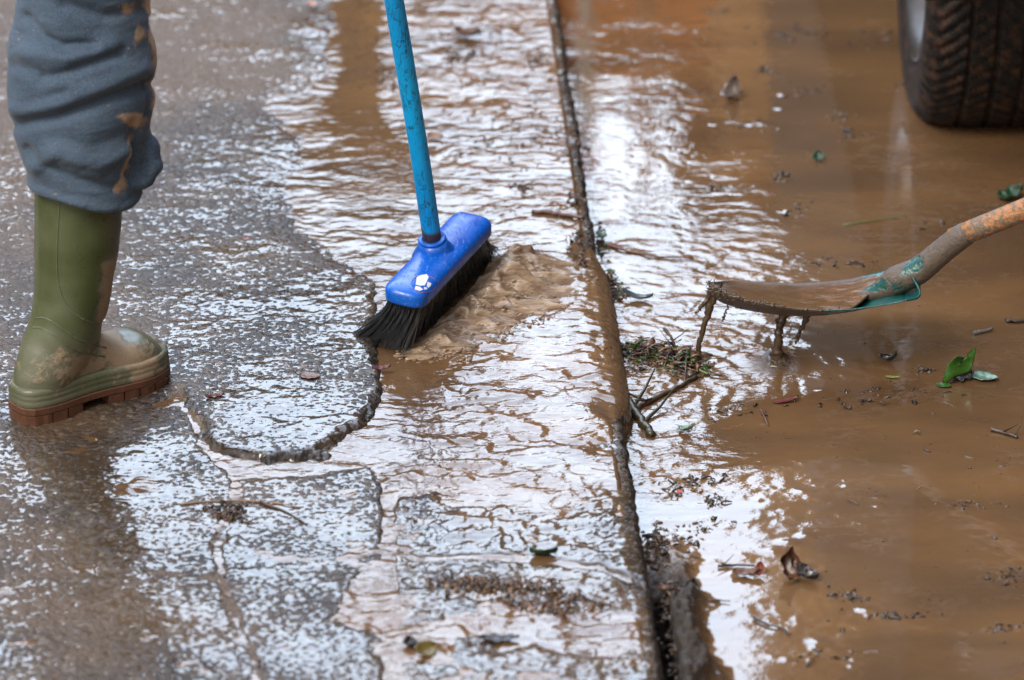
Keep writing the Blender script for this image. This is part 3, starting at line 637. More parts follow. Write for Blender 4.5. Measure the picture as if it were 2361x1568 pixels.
# bristles
tips = {(0, 0): gp(802, 782), (0, 1): gp(932, 824), (1, 0): gp(1100, 570), (1, 1): gp(1150, 584)}
rng_ = np.random.RandomState(3); BV = []; BF = []; nb = 0; b = MB()
def bez(p0, p1, p2, p3, t): return p0 * (1 - t) ** 3 + p1 * 3 * t * (1 - t) ** 2 + p2 * 3 * t * t * (1 - t) + p3 * t ** 3
TL = []
for i in range(36):
    for j in range(8):
        q = (i + .5) / 36; w_ = (j + .5) / 8
        for s_ in range(13):
            x = -HR * .80 + q * (HL + HR * 1.6); y = (w_ - .5) * 2 * (HR - .007)
            if x < 0 and math.hypot(x, y) > HR - .004: x *= .6
            if x > HL and math.hypot(x - HL, y) > HR - .004: x = HL + (x - HL) * .6
            r0 = a_ + hx * (x + rng_.normal(0, .0015)) + hy * (y + rng_.normal(0, .0015)) + Vector((0, 0, -.013 - .10 * y))
            qq = np.clip(q + rng_.normal(0, .018), 0, 1); ww = np.clip(w_ + rng_.normal(0, .05), -.1, 1.1)
            e = (1 - qq) ** 1.0
            T0 = tips[0, 0] * (1 - ww) + tips[0, 1] * ww; T1 = tips[1, 0] * (1 - ww) + tips[1, 1] * ww; tp = T0 * (1 - qq) + T1 * qq + Vector((rng_.normal(0, .003), rng_.normal(0, .003), .001 + abs(rng_.normal(0, .0022))))
            if rng_.rand() < .02: tp += Vector((rng_.normal(0, .02), rng_.normal(0, .02), .01 + .02 * rng_.rand()))
            fan = Vector((tp.x - r0.x, tp.y - r0.y, 0))
            c1 = r0 + fan * .18 + Vector((0, 0, -.034)); c2 = tp - fan * .20 + Vector((0, 0, .026 - .012 * (1 - ww) * e)) + Vector((rng_.normal(0, .0015), rng_.normal(0, .0015), 0))
            P = [bez(r0, c1, c2, tp, t / 6) for t in range(7)]
            b.tube(P, [.00062] * 6 + [.0004], 3, False)
mbz = NT("black_bristle"); n = mbz.noise(120, 2, stretch=(1, 1, .3)); M['bristle'] = mbz.out(mbz.mix(n, (.012, .013, .015), (.070, .075, .084)), .27, .8)
br = b.build('bristles', M['bristle']); put(br, broom)
b = MB(); b.loft([stadium(-.008, -.0135), [p + Vector((0, 0, -.02)) for p in stadium(-.010, -.0135)]]); 
# sticker on the head: torn white label and the faint red ring printed round it
ms = simple("torn_label", (.62, .62, .64), .45, .12, 90, .0006); mr = simple("red_print", (.32, .08, .12), .4, .5, 300, .0001)
b = MB()
def hp(u, v, up=.0): 
    # point on the head's top surface under a pixel
    h = bhead.ray_cast(Vector(CAM), Vector(ray(u, v)).normalized()); return h[0] + (h[1] if h[1].z > 0 else -h[1]) * up if h[0] else None
bhead = BVHTree.FromPolygons([tuple(c) for c in vco(head)], [tuple(p.vertices) for p in head.data.polygons])
poly = [(961, 640), (968, 636), (984, 633), (988, 640), (984, 649), (979, 659), (970, 660), (958, 657)]
def patch(mb, poly, up=.0004, th=.0005):
    lo = [hp(u, v, up - th) for u, v in poly]; hi = [hp(u, v, up) for u, v in poly]
    if all(lo) and all(hi): mb.loft([lo, hi])
patch(b, poly, .0009); patch(b, [(958, 660), (968, 662), (975, 668), (968, 671), (956, 668)], .0007); patch(b, [(985, 650), (994, 654), (993, 659), (988, 664), (984, 660)], .0007); patch(b, [(978, 662), (985, 664), (984, 668), (977, 668)], .0006)
lb = b.build('torn_sticker', ms, None, False); put(lb, broom); lb.parent = head; lb.matrix_parent_inverse = Matrix()
b = MB(); q = [hp(977 + 29 * math.cos(t), 655 + 20 * math.sin(t), .0003) for t in np.linspace(.3, 5.9, 40)]; q = [x for x in q if x]
b.tube(q, .0005, 4); lb2 = b.build('printed_ring', mr); put(lb2, broom); lb2.parent = head; lb2.matrix_parent_inverse = Matrix()
head.matrix_parent_inverse = Matrix.Translation(broom.location).inverted()
tag(broom, "blue broom with scratched blue stick and black bristles sweeping muddy water", "broom")

# ------------------------------------------------------------------ muddy water thrown up by the broom
spl = NT("churned_muddy_water"); n = spl.noise(60, 3, stretch=(.22, 1, 1.3)); n2 = spl.noise(200, 2, stretch=(.15, 1, 1))
c_ = spl.mix(spl.rng(n, .3, .7), (.15, .092, .052), (.40, .285, .19)); spl.bump(spl.math('ADD', n2, n), .0030); M['splash'] = spl.out(c_, .34, .6)
edge_ = [gp(925, 828, .0), gp(985, 778, .0), gp(1030, 735, .0), gp(1080, 690, .0), gp(1120, 640, 0), gp(1152, 590, 0)]
na, nb_ = 220, 110
A, Bq = np.meshgrid(np.linspace(0, 1, na), np.linspace(0, 1, nb_), indexing='ij')
kx = np.linspace(0, 1, len(edge_)); ex = np.interp(A, kx, [p.x for p in edge_]); ey = np.interp(A, kx, [p.y for p in edge_])
reach = np.interp(A, [0, .08, .2, .35, .5, .65, .8, .92, 1], [.015, .05, .085, .105, .112, .115, .125, .10, .03])
fing = 1 + .42 * pn(A * 17, A * 0 + .3, 301) + .18 * pn(A * 41, A * 0 + .7, 302)
reach = reach * fing
dirx, diry = 1.0, -.10
X = ex - .004 + (reach + .018) * Bq * dirx; Y = ey + (reach + .018) * Bq * (diry + .30 * (A - .4)) + .006 * pn(A * 9, Bq * 3, 303)
H = np.interp(A, [0, .1, .3, .55, .8, .93, 1], [.004, .014, .024, .034, .042, .030, .008])
wA = A + .03 * pn(A * 6, Bq * 4, 304); lump = .10 + 1.25 * np.abs(pn(wA * 10, Bq * 1.2, 305)) ** .8 + .8 * np.abs(pn(wA * 23, Bq * 1.9, 306)) ** .8 + .16 * pn(wA * 40, Bq * 4, 307) + .03 * pn(wA * 90, Bq * 12, 308)
prof_ = (.25 + .75 * sst(0, .30, Bq)) * (1 - Bq ** 1.6) * (.55 + .45 * np.exp(-((Bq - .25) / .35) ** 2)); side_ = sst(0, .05, A) * sst(1, .93, A)
Z = H * np.clip(lump, .03, 2) * prof_ * side_ + .004 * (1 - Bq) - .0025 * sst(.85, 1, Bq)
X = X + .010 * np.clip(lump, 0, 1.5) * prof_        # crests lean outwards
so_ = mesh_obj('splash', np.stack([X, Y, Z], -1).reshape(-1, 3), grid_faces(na, nb_), M['splash'])
b = MB(); rs = np.random.RandomState(11)
for k in range(420):                                   # tongues and drops
    a = rs.rand(); q = rs.uniform(.45, 1.55); p = Vector((np.interp(a, kx, [p.x for p in edge_]) + np.interp(a, [0, .2, .5, .8, 1], [.03, .085, .115, .115, .04]) * q, np.interp(a, kx, [p.y for p in edge_]), 0)) 
    p.z = max(.002, np.interp(a, [0, .3, .8, 1], [.01, .035, .055, .02]) * (1.15 - q) + rs.normal(0, .006)); L_ = rs.uniform(.002, .006); r_ = .0005 + .0016 * rs.rand() ** 2.5
    dv = Vector((1, rs.normal(-.05, .35), rs.normal(.1, .35))).normalized()
    b.tube([p - dv * L_, p - dv * L_ * .5, p, p + dv * L_ * .55, p + dv * L_ * .7], [r_ * .15, r_ * .7, r_, r_ * .8, r_ * .2], 7)
for k in range(120):                                   # froth along the near tip
    p = gp(rs.uniform(915, 1090), rs.normal(815, 12), .001); b.ball(p, rs.uniform(.0008, .0032), 6, (rs.uniform(1, 2.5), 1, .6))
dr = b.build('splash_drops', M['splash']); dr.parent = so_
tag(so_, "brown muddy water churned up in lumps along the right side of the broom bristles", "splash", kind="stuff")

# ------------------------------------------------------------------ shovel
dc = gp(1792, 835, ZW); yd = dc.y
steel = NT("worn_green_blade"); n = steel.noise(30, 4, rough=.6); n2 = steel.noise(160, 4); at = steel.attr("mud")
mm = steel.rng(steel.math('ADD', at, steel.math('MULTIPLY', steel.math('SUBTRACT', n, .5), 1.2)), .4, .55)
c_ = steel.mix(steel.rng(n2, .35, .65), (.003, .052, .048), (.005, .085, .075)); c_ = steel.mix(mm, c_, steel.mix(n2, (.045, .031, .022), (.13, .095, .068)))
steel.bump(steel.math('ADD', steel.math('MULTIPLY', mm, .6), n2), .0016); M['blade'] = steel.out(c_, steel.mixf(mm, .28, .6), .6)
near = [(1636, 655), (1665, 676), (1720, 692), (1780, 704), (1840, 712), (1900, 716), (1960, 714), (2020, 706), (2060, 700), (2086, 693)]
far_ = [(1640, 650), (1668, 648), (1700, 648), (1770, 652), (1840, 654), (1910, 650), (1965, 644), (1995, 636), (2050, 622), (2088, 626)]
nE = near; yn, yf = yd - .085, yd + .085
def pl(tab, t): k = np.linspace(0, 1, len(tab)); return float(np.interp(t, k, [q[0] for q in tab])), float(np.interp(t, k, [q[1] for q in tab]))
NU, NW = 60, 36; Pn = []; 
def bpt(t, w_):
    wd = math.sin(math.pi * min(t / .36, 1) / 2) ** .62                      # rounded-square nose
    un, vn = pl(near, t); uf, vf = pl(far_, t); ym = (yn + yf) / 2; n_ = gy(un, vn, ym + (yn - ym) * wd); f_ = gy(uf, vf, ym + (yf - ym) * wd)
    p = n_.lerp(f_, w_); dish = .030 * (1 - (2 * w_ - 1) ** 2) * (.35 + .65 * math.sin(math.pi * min(1, .15 + t))) 
    p.z -= dish; return p
verts = [bpt(i / (NU - 1), j / (NW - 1)) for i in range(NU) for j in range(NW)]
shovel = empty('shovel', (dc.x, dc.y, ZW))
bl = mesh_obj('blade', verts, [tuple(f) for f in grid_faces(NU, NW)], M['blade']); m_ = bl.modifiers.new('th', 'SOLIDIFY'); m_.thickness = .0022; m_.offset = 0
ti = np.repeat(np.linspace(0, 1, NU), NW); wj = np.tile(np.linspace(0, 1, NW), NU); attr(bl, 'mud', np.clip(1.0 - 1.0 * sst(.45, .62, ti - .2 * wj) + .3 * (ti < .1), 0, 1)); put(bl, shovel)
# back wall, shoulder and socket
hs_ = gy(2222, 540, yd - .02); he = gy(2361, 484, yd - .05); hdv = (he - hs_).normalized(); neck = gy(2092, 640, yd - .004)
b = MB()
for k, (t0, wa, wb_) in enumerate(((1.0, 0, 1),)):
    base = [bpt(.93, j / 20) for j in range(21)]; back = [bpt(1.0, j / 20) for j in range(21)]
    top = [neck + Vector((.004, (j / 20 - .5) * .05, .010 + .012 * math.sin(math.pi * j / 20))) for j in range(21)]
    rows = []
    for i in range(15):
        t = i / 14; rows.append([back[j].lerp(top[j], t) + Vector((.018 * math.sin(math.pi * t) * 1.0, 0, -.010 * math.sin(math.pi * t))) for j in range(21)])
    b0 = len(b.v); b.v += [p for r in rows for p in r]; b.f += [tuple(int(q) + b0 for q in f) for f in grid_faces(15, 21)]
bk_ = b.build('back_plate', M['blade']); m_ = bk_.modifiers.new('th', 'SOLIDIFY'); m_.thickness = .003; m_.offset = 0; attr(bk_, 'mud', np.full(len(bk_.data.vertices), .25)); put(bk_, shovel)
b = MB(); fr = bpt(.80, .5) + Vector((0, 0, .006))
b.tube([fr - Vector((.03, 0, .004)), fr, fr.lerp(neck, .45) + Vector((0, 0, .000)), neck + Vector((-.016, 0, -.002)), neck + hdv * .02, neck.lerp(hs_, .5), hs_, hs_ + hdv * .012], [.004, .014, .022, .0235, .0215, .0195, .0195, .0185], 24)
sk = b.build('socket', M['blade']); c = vco(sk); Us, Vs = proj(c[:, 0], c[:, 1], c[:, 2]); attr(sk, 'mud', np.clip(.85 - .70 * blob(Us, Vs, 2095, 622, 30, 26) - .5 * blob(Us, Vs, 2020, 660, 60, 26), 0, 1))
rm = sk.modifiers.new('sub', 'SUBSURF'); rm.levels = 1; rm.render_levels = 1; put(sk, shovel)
wd_ = NT("muddy_wood"); n = wd_.noise(120, 4, stretch=(1, 1, 1)); n2 = wd_.noise(25, 3); mm = wd_.rng(wd_.math('ADD', wd_.math('MULTIPLY', n, .7), wd_.math('MULTIPLY', n2, .3)), .43, .53)
c_ = wd_.mix(mm, (.36, .16, .060), wd_.mix(n, (.09, .060, .042), (.20, .145, .10))); wd_.bump(n, .0035); M['wood'] = wd_.out(c_, .5, .5)
b = MB(); b.tube([hs_ - hdv * .02, hs_ + hdv * .03, hs_ + hdv * .10, hs_ + hdv * .5, hs_ + hdv * 1.0, hs_ + hdv * 1.1], [.0165, .0172, .0175, .017, .0165, .016], 24)
o = b.build('handle', M['wood']); put(o, shovel)
tag(shovel, "mud-caked green shovel with wooden handle, dripping just above the brown floodwater", "shovel")
# load of muddy water in the blade
NU2 = 50; vs = []
for i in range(NU2):
    for j in range(NW):
        w_ = .02 + .96 * j / (NW - 1); t = .03 + (.62 + .26 * w_) * i / (NU2 - 1); p = bpt(t, w_); e0 = bpt(t, 0); e1 = bpt(t, 1); lv = e0.lerp(e1, w_).z - .0050
        p.z = max(p.z - .004, lv + .0012 * float(pn(np.array([p.x * 30.]), np.array([p.y * 45.]), 400)[0])) if .10 < t else p.z + .0004; vs.append(p)
ld = mesh_obj('mud_load', vs, [tuple(f) for f in grid_faces(NU2, NW)], M['water']); attr(ld, 'rip', np.full(len(vs), .7)); attr(ld, 'silt', np.clip(.12 + np.array([.9 * math.exp(-(i_ // NW) / 5.0) for i_ in range(len(vs))]), 0, 1)); m_ = ld.modifiers.new('th', 'SOLIDIFY'); m_.thickness = .003; m_.offset = -1
tag(ld, "pool of brown muddy water lying in the shovel blade", "mud", kind="stuff")
drip = NT("thick_mud"); n = drip.noise(60, 4, stretch=(1, 1, .4)); drip.bump(n, .004); M['drip'] = drip.out(drip.mix(n, (.035, .021, .012), (.10, .062, .036)), .22, .7)
def strand(name, pts, rad, label, y=None):
    P = [gy(u, v, (y if y is not None else yd)) for u, v in pts]; 
    Q = []; Rr = []
    for i in range(len(P) - 1):
        for k in range(6): t = k / 6; Q.append(P[i].lerp(P[i + 1], t) + Vector((random.gauss(0, .0011), random.gauss(0, .0011), 0))); Rr.append((rad[i] * (1 - t) + rad[i + 1] * t) * random.uniform(.78, 1.2))
    Q.append(P[-1]); Rr.append(rad[-1]); b = MB(); b.tube(Q, Rr, 12); o = b.build(name, M['drip']); tag(o, label, "mud", "mud dripping from the shovel"); return o
strand('mud_drip', [(1812, 700), (1806, 730), (1797, 765), (1791, 800), (1790, 825), (1790, 845)], [.0115, .0080, .0066, .0078, .012, .028], "thick brown column of mud hanging from the middle of the shovel blade into the water")
strand('mud_drip', [(1650, 668), (1640, 700), (1626, 745), (1612, 790), (1606, 822), (1604, 835)], [.0080, .0064, .0050, .0040, .0052, .009], "long crooked strand of mud running down from the tip of the shovel")
strand('mud_drip', [(1864, 718), (1852, 748), (1842, 770), (1835, 792)], [.006, .004, .0032, .0018], "short slanting drip of mud under the blade, beside the thick column")
strand('mud_drip', [(1638, 672), (1628, 695), (1612, 712), (1604, 722)], [.004, .0032, .0026, .0012], "tiny side drip of mud splayed out from the tip of the shovel")
strand('root_strand', [(1684, 690), (1676, 712), (1668, 730), (1665, 741)], [.0016, .0012, .0022, .0010], "thin green root dangling from the shovel edge near its tip")
# ------------------------------------------------------------------ vehicle with its muddy wheel
P1 = gp(2098, 264, ZW); WX = P1.x; WYc = P1.y + .10; WR = .335; WZ = ZW - .045 + WR
rub = NT("muddy_tyre"); n = rub.noise(45, 4, rough=.6); n2 = rub.noise(200, 3)
rub.bump(n2, .0015); M['tyre'] = rub.out(rub.mix(rub.rng(n, .42, .66), (.003, .0025, .002), (.045, .021, .012)), .62, .35)
M['rim'] = simple("dusty_alloy", (.085, .078, .074), .40, .4, 30, .0006, metal=.85)
M['dark'] = simple("underbody_black", (.006, .006, .006), .8)
M['paint'] = simple("muddy_dark_paint", (.022, .017, .014), .85, .5, 8, .001, spec=.15)
def revolve(profile, c, sgn, nA=64, fr=None):
    V_ = []
    for k in range(nA):
        a = 2 * math.pi * k / nA
        for (x, r) in profile:
            rr_ = r + (fr(x, r, a) if fr else 0); V_.append((c[0] + sgn * x, c[1] + rr_ * math.cos(a), c[2] + rr_ * math.sin(a)))
    n = len(profile); Fc = [(k * n + i, k * n + i + 1, ((k + 1) % nA) * n + i + 1, ((k + 1) % nA) * n + i) for k in range(nA) for i in range(n - 1)]
    return V_, Fc
TP = [(.030, .200), (.014, .212), (.006, .225), (.001, .245), (0, .268), (.003, .290), (.010, .305), (.018, .318)] + [(.024 + .196 * i / 56, .333 - .010 * (abs(i / 28 - 1) ** 3)) for i in range(57)] + [(.226, .318), (.234, .305), (.241, .290), (.244, .268), (.243, .245), (.238, .225), (.230, .212), (.214, .200)]
def tread(x, r, a):
    if r < .30: return .0015 if abs(r - .245) < .004 else 0
    d = 0
    for g_ in (.075, .122, .169):
        if abs(x - g_) < .0048: d = -.009
    ph = (a * 36 / math.pi + (x - .122) * 30 * (1 if x < .122 else -1)) % 1
    if (x < .070 or x > .174) and ph < .30: d = -.008
    elif ph < .14 and r > .32: d = -.006
    return d
car = empty('car', (WX, WYc, ZW - .045))
wheel = None
def make_wheel(cx, cy, sgn, first=None):
    if first:
        w2 = first.copy(); COL.objects.link(w2); w2.location = (cx - WX if sgn > 0 else cx - WX, cy - WYc, first.location.z); w2.rotation_euler.z = 0 if sgn > 0 else math.pi; w2.parent = car
        for ch in first.children:
            c2 = ch.copy(); COL.objects.link(c2); c2.parent = w2
        return w2
    e = bpy.data.objects.new('wheel', None); COL.objects.link(e); e.parent = car; e.location = (0, 0, WZ - (ZW - .045))
    v, f = revolve(TP, (0, 0, 0), 1, 360, tread); mesh_obj('tyre', v, f, M['tyre'], e, True)
    v, f = revolve([(.030, .203), (.012, .214), (.006, .210), (.008, .200), (.022, .192), (.030, .186), (.075, .180), (.082, .160), (.060, .130), (.046, .095), (.050, .060), (.036, .045), (.034, .001)], (0, 0, 0), 1, 96, lambda x, r, a: 0); rm_ = mesh_obj('rim', v, f, M['rim'], e)
    b = MB()
    for k in range(10):
        a = 2 * math.pi * k / 10; b = MB(); b.ball((.070, .150 * math.cos(a), .150 * math.sin(a)), .019, 8, (.5, 1, 1)); o = b.build('vent_hole', M['dark']); o.parent = rm_
    v, f = revolve([(.225, .205), (.20, .19), (.06, .185), (.065, .02), (.07, .001)], (0, 0, 0), 1, 48); o = mesh_obj('drum', v, f, M['dark'], e)
    return e
wheel = make_wheel(0, 0, 1); TW = 1.72; WB = 2.75
make_wheel(WX, WYc + WB, 1, wheel); make_wheel(WX + TW, WYc, -1, wheel); make_wheel(WX + TW, WYc + WB, -1, wheel)
def prism(poly, x0, x1):
    b = MB(); b.loft([[Vector((x0, y, z)) for y, z in poly], [Vector((x1, y, z)) for y, z in poly]]); return b
def arc(cy, r, a0, a1, n=12): return [(cy + r * math.cos(a0 + (a1 - a0) * k / n), WZ + r * math.sin(a0 + (a1 - a0) * k / n)) for k in range(n + 1)]
yF, yR = WYc - .60, WYc + WB + .75; zb = .42
side = [(yF, zb + .06), (yF - .03, .62), (yF + .02, .86), (yF + .95, 1.02), (yF + 1.5, 1.55), (yF + 2.9, 1.60), (yR - .1, 1.05), (yR, .95), (yR, zb + .05)]
sideA = [(WYc + WB + .40, zb)] + arc(WYc + WB, .42, .1, math.pi - .1) + [(WYc + WB - .44, zb), (WYc + .44, zb)] + arc(WYc, .42, .1, math.pi - .1)
bd = prism(side + sideA, WX - .02, WX + .10).build('side_panel', M['paint'], None, False); put(bd, car)
bd = prism(side + sideA, WX + TW - .10, WX + TW + .02).build('side_panel', M['paint'], None, False); put(bd, car)
bd = prism([(yF + .0, .50), (yF - .02, .62), (yF + .03, .85), (yF + .96, 1.01), (yF + 1.51, 1.54), (yF + 2.89, 1.59), (yR - .11, 1.04), (yR - .01, .94), (yR - .01, .50)], WX + .10, WX + TW - .10).build('body', M['paint'], None, False); put(bd, car)
b = MB(); b.box((WX + .26, WYc + .3, .30), (WX + TW - .26, yR - .3, .49)); b.box((WX + .24, WYc - .05, WZ - .05), (WX + TW - .24, WYc + .05, WZ + .05)); b.box((WX + .25, WYc - .52, .26), (WX + TW - .25, WYc + .4, .495)); put(b.build('underbody', M['dark'], None, False), car)
b = MB(); b.box((WX + .05, yF - .06, .46), (WX + TW - .05, yF + .01, .60)); put(b.build('bumper', M['dark'], None, False), car)
for x_ in (WX + .15, WX + TW - .15):
    b = MB(); b.ball((x_, yF - .0, .74), .09, 10, (1.2, .4, .8)); put(b.build('headlight', simple("lamp_glass", (.06, .06, .06), .1)), car)
b = MB(); b.box((WX - .025, yF + 1.55, 1.08), (WX - .021, yF + 2.8, 1.48)); put(b.build('side_window', simple("car_glass", (.01, .012, .015), .6, spec=.1), None, False), car)
tag(car, "car parked in the floodwater, showing a muddy tyre with a dusty silver rim", "car")

# ------------------------------------------------------------------ leaves, twigs and drift
mats = {}
def cm(name, col, rough=.35, var=.35, spec=.6):
    if name not in mats: mats[name] = simple(name, col, rough, var, 180, .0008, spec=spec)
    return mats[name]
GREEN = cm("green_leaf", (.022, .085, .004)); DGREEN = cm("dark_green_leaf", (.006, .035, .010)); PALE = cm("wet_pale_leaf", (.10, .17, .12), .2); YEL = cm("yellow_green_leaf", (.20, .22, .02)); BROWN = cm("brown_leaf", (.10, .040, .016)); DARK = cm("rotten_leaf", (.022, .016, .013), .25)
RED = cm("red_scrap", (.45, .03, .02)); BARK = cm("wet_bark", (.045, .025, .015), .35); OLIVE = cm("olive_leaf", (.11, .075, .010)); TWIG = cm("straw_twig", (.20, .11, .055)); GREY = cm("grey_wood", (.14, .12, .115), .4); STEM = cm("green_stem", (.10, .14, .03))
def leaf(u, v, lpx, wpx, yaw, mat, label, z=None, pitch=0, roll=0, curl=.25, name='leaf', group=None, lobes=0):
    if z is None: z = (ZW if u > CX + (proj_edge(v)) else 0) + .0015
    c = gp(u, v, z); s_ = SC(c); L = lpx / s_; W = wpx / s_; n, m = 14, 9; vs = []
    for i in range(n):
        t = i / (n - 1); wd = W * .5 * (math.sin(math.pi * t ** .8) ** .75 + .04) * (1 + (.28 * math.sin(t * lobes * 2 * math.pi) if lobes else .05 * random.uniform(-1, 1)))
        for j in range(m):
            q = 2 * j / (m - 1) - 1; x = (t - .5) * L; y = q * wd; zz = curl * W * (q * q) * .5 + curl * L * .5 * (2 * t - 1) ** 2 * .5 - .04 * W * math.exp(-(q / .15) ** 2) + .02 * W * math.sin(t * 22 + j)
            vs.append(Vector((x, y, zz)))
    from mathutils import Euler
    Mx = Euler((R(roll), R(pitch), R(yaw)), 'XYZ').to_matrix(); vs = [Mx @ p for p in vs]; mz = min(p.z for p in vs)
    vs = [p + Vector((0, 0, -mz)) for p in vs]
    o = mesh_obj(name, vs, [tuple(f) for f in grid_faces(n, m)], mat); o.location = c; md = o.modifiers.new('t', 'SOLIDIFY'); md.thickness = .0007
    tag(o, label, "leaf", group); return o
def proj_edge(v): return (1287 + .156 * v) - CX
def twig(pts, r, mat, label, name='twig', side=0, z=None, cat="twig", taper=.6):
    P = []
    for p in pts:
        u, v = p[0], p[1]; h = p[2] if len(p) > 2 else .003; base = ZW if u > CX + proj_edge(v) else .0
        g0 = gp(u, v + h * .906 * 1450, base) if len(p) > 2 else gp(u, v, base + h); g0.z = base + h; P.append(g0)
    Q = []; Rr = []; N = len(P)
    for i in range(N - 1):
        for k in range(5): t = k / 5; Q.append(P[i].lerp(P[i + 1], t) + Vector((random.gauss(0, r * .2), random.gauss(0, r * .2), random.gauss(0, r * .15)))); Rr.append(r * (1 - (1 - taper) * (i + t) / (N - 1)) * random.uniform(.88, 1.15))
    Q.append(P[-1]); Rr.append(r * taper); b = MB(); b.tube(Q, Rr, 8)
    for s_ in range(side):
        i = random.randint(1, len(Q) - 2); d = Vector((random.gauss(0, 1), random.gauss(0, 1), .3)).normalized(); b.tube([Q[i], Q[i] + d * r * 7, Q[i] + d * r * 13 + Vector((0, 0, r))], [r * .5, r * .35, r * .15], 5)
    o = b.build(name, mat); tag(o, label, cat); return o
def leaf_poly(poly, y, mat, label, bend=.008):
    P = [gy(u, v, y) for u, v in poly]; c = sum(P, Vector()) / len(P); root = Vector(gy(*poly[0], y)); n_ = 10; vs = [c.copy()]; fs = []
    m = len(P)
    for r_ in range(1, n_ + 1):
        for p in P: q = c.lerp(p, r_ / n_); q.y += bend * math.sin((q.x - c.x) * 90) + bend * .5 * math.sin((q.z - c.z) * 130 + 1); vs.append(q)
    for k in range(m): fs.append((0, 1 + k, 1 + (k + 1) % m))
    for r_ in range(n_ - 1):
        for k in range(m): a0 = 1 + r_ * m; fs.append((a0 + k, a0 + m + k, a0 + m + (k + 1) % m, a0 + (k + 1) % m))
    vs = [v_ - root for v_ in vs]; o = mesh_obj('leaf', vs, fs, mat); o.location = root; md = o.modifiers.new('t', 'SOLIDIFY'); md.thickness = .0008; tag(o, label, "leaf"); return o
leaf_poly([(2171, 882), (2176, 858), (2184, 838), (2198, 822), (2206, 818), (2214, 822), (2224, 829), (2236, 820), (2252, 801), (2249, 828), (2244, 850), (2236, 860), (2222, 862), (2200, 862), (2186, 870)], gp(2200, 880, ZW).y, GREEN, "upright bright green torn leaf standing out of the brown water below the shovel handle")
leaf(2268, 872, 70, 46, -25, PALE, "pale wet leaf lying flat right of the upright green leaf", curl=.15)
leaf(2176, 890, 36, 22, -20, GREEN, "small green leaf floating just below the upright green leaf", curl=.1)
leaf(2215, 872, 60, 40, 10, DARK, "dark crumpled leaf at the foot of the upright green leaf", curl=.6, lobes=3, roll=20)
leaf(1886, 368, 26, 30, 80, DGREEN, "tiny dark green leaf floating in the calm water behind the shovel", pitch=-40, curl=.3)
leaf(2334, 458, 62, 50, 15, DGREEN, "dark green leaf cluster above the shovel handle by the frame edge", curl=.5, lobes=2, pitch=-20)
leaf(2058, 870, 34, 9, -8, YEL, "thin yellow-green sliver of leaf between the shovel and the upright leaf", curl=.1)
leaf(1584, 996, 44, 26, -40, PALE, "pale green leaf folded in the ripples beside the kerb edge", pitch=-25, curl=.5)
leaf(1254, 1281, 66, 38, 5, DGREEN, "dark leaf curled on the kerb joint near the camera", z=.002, roll=-30, curl=.5)
leaf(982, 1503, 60, 46, 48, OLIVE, "olive yellow leaf at the bottom of the kerb puddle", z=.002, roll=25, curl=.3)
leaf(946, 1488, 42, 36, 100, DARK, "black rotten leaf touching the olive yellow leaf", z=.002, curl=.5)
leaf(1152, 1477, 92, 34, 4, DARK, "long dark leaf half sunk in the bright kerb puddle", z=.0005, curl=.3, lobes=3)
leaf(715, 868, 52, 36, -12, BROWN, "brown leaf flat on the white shining slab left of the bristles", z=.010, curl=.05)
leaf(1388, 545, 44, 20, -60, GREEN, "green leaf caught against the kerb edge behind the brown stick", z=-.045, pitch=-10, curl=.3)
leaf(1406, 640, 24, 16, -50, YEL, "small yellow leaf in the drift along the kerb edge", z=-.045, curl=.3, pitch=-30)
leaf(1568, 1137, 16, 12, 20, RED, "tiny red petal floating in the bright reflection by the kerb", curl=.4, pitch=-20)
leaf(1722, 1326, 66, 30, -6, BROWN, "reddish brown leaf floating beside the larger curled brown leaf", curl=.5, lobes=3, pitch=-8)
leaf(1752, 1322, 34, 26, 80, cm("rust_leaf", (.17, .035, .012)), "rust coloured leaf scrap standing between two brown leaves", pitch=-50, curl=.4)
leaf(1808, 1322, 78, 46, 95, BROWN, "large curled brown leaf sticking up from the lower floodwater", pitch=-58, roll=25, curl=.9, lobes=2)
leaf(1850, 1330, 76, 40, -35, DARK, "dark crumpled leaf lying behind the large curled brown leaf", pitch=15, curl=.8, lobes=3)
leaf(1592, 1366, 58, 44, 70, DARK, "dark ragged leaf alone in the white reflection beside the kerb", pitch=-12, curl=.5, lobes=3)
leaf(1693, 222, 58, 40, 60, cm("mud_grey_leaf", (.12, .09, .075), .2), "grey curled leaf with a bright wet rim in the far calm water", pitch=-45, curl=.9)
leaf(2052, 833, 44, 22, -20, DARK, "small black curled leaf on the water right of the shovel drips", pitch=-20, curl=1.0)
leaf(1812, 926, 64, 16, 10, cm("maroon_leaf", (.12, .025, .02)), "maroon leaf sliver floating below the shovel drips", curl=.2, pitch=-8)
leaf(720, 12, 26, 18, -30, cm("orange_scrap", (.40, .12, .03)), "orange leaf scrap at the top of the wet pavement", z=.008, curl=.3)
leaf(1078, 82, 60, 34, -10, BROWN, "rusty brown leaf on the kerb right of the broom stick", z=.004, curl=.6, lobes=2)
leaf(1004, 318, 40, 24, -15, cm("pink_brown_leaf", (.22, .12, .08)), "pinkish brown leaf in the puddle beside the broom stick", z=.002, curl=.4, roll=20)
leaf(568, 552, 18, 9, 0, cm("pink_scrap", (.38, .09, .07)), "tiny pink scrap on the speckled slab left of the broom", z=.010, curl=.2)
leaf(496, 916, 46, 16, 20, cm("dark_red_leaf", (.10, .02, .018)), "dark red leaf crumb on the slab just right of the boot", z=.009, curl=.5, lobes=3)
leaf(880, 852, 44, 18, 15, cm("dark_red_leaf", (.10, .02, .018)), "dark red leaf crumb on the slab edge below the bristle tips", z=.010, curl=.5, lobes=3)
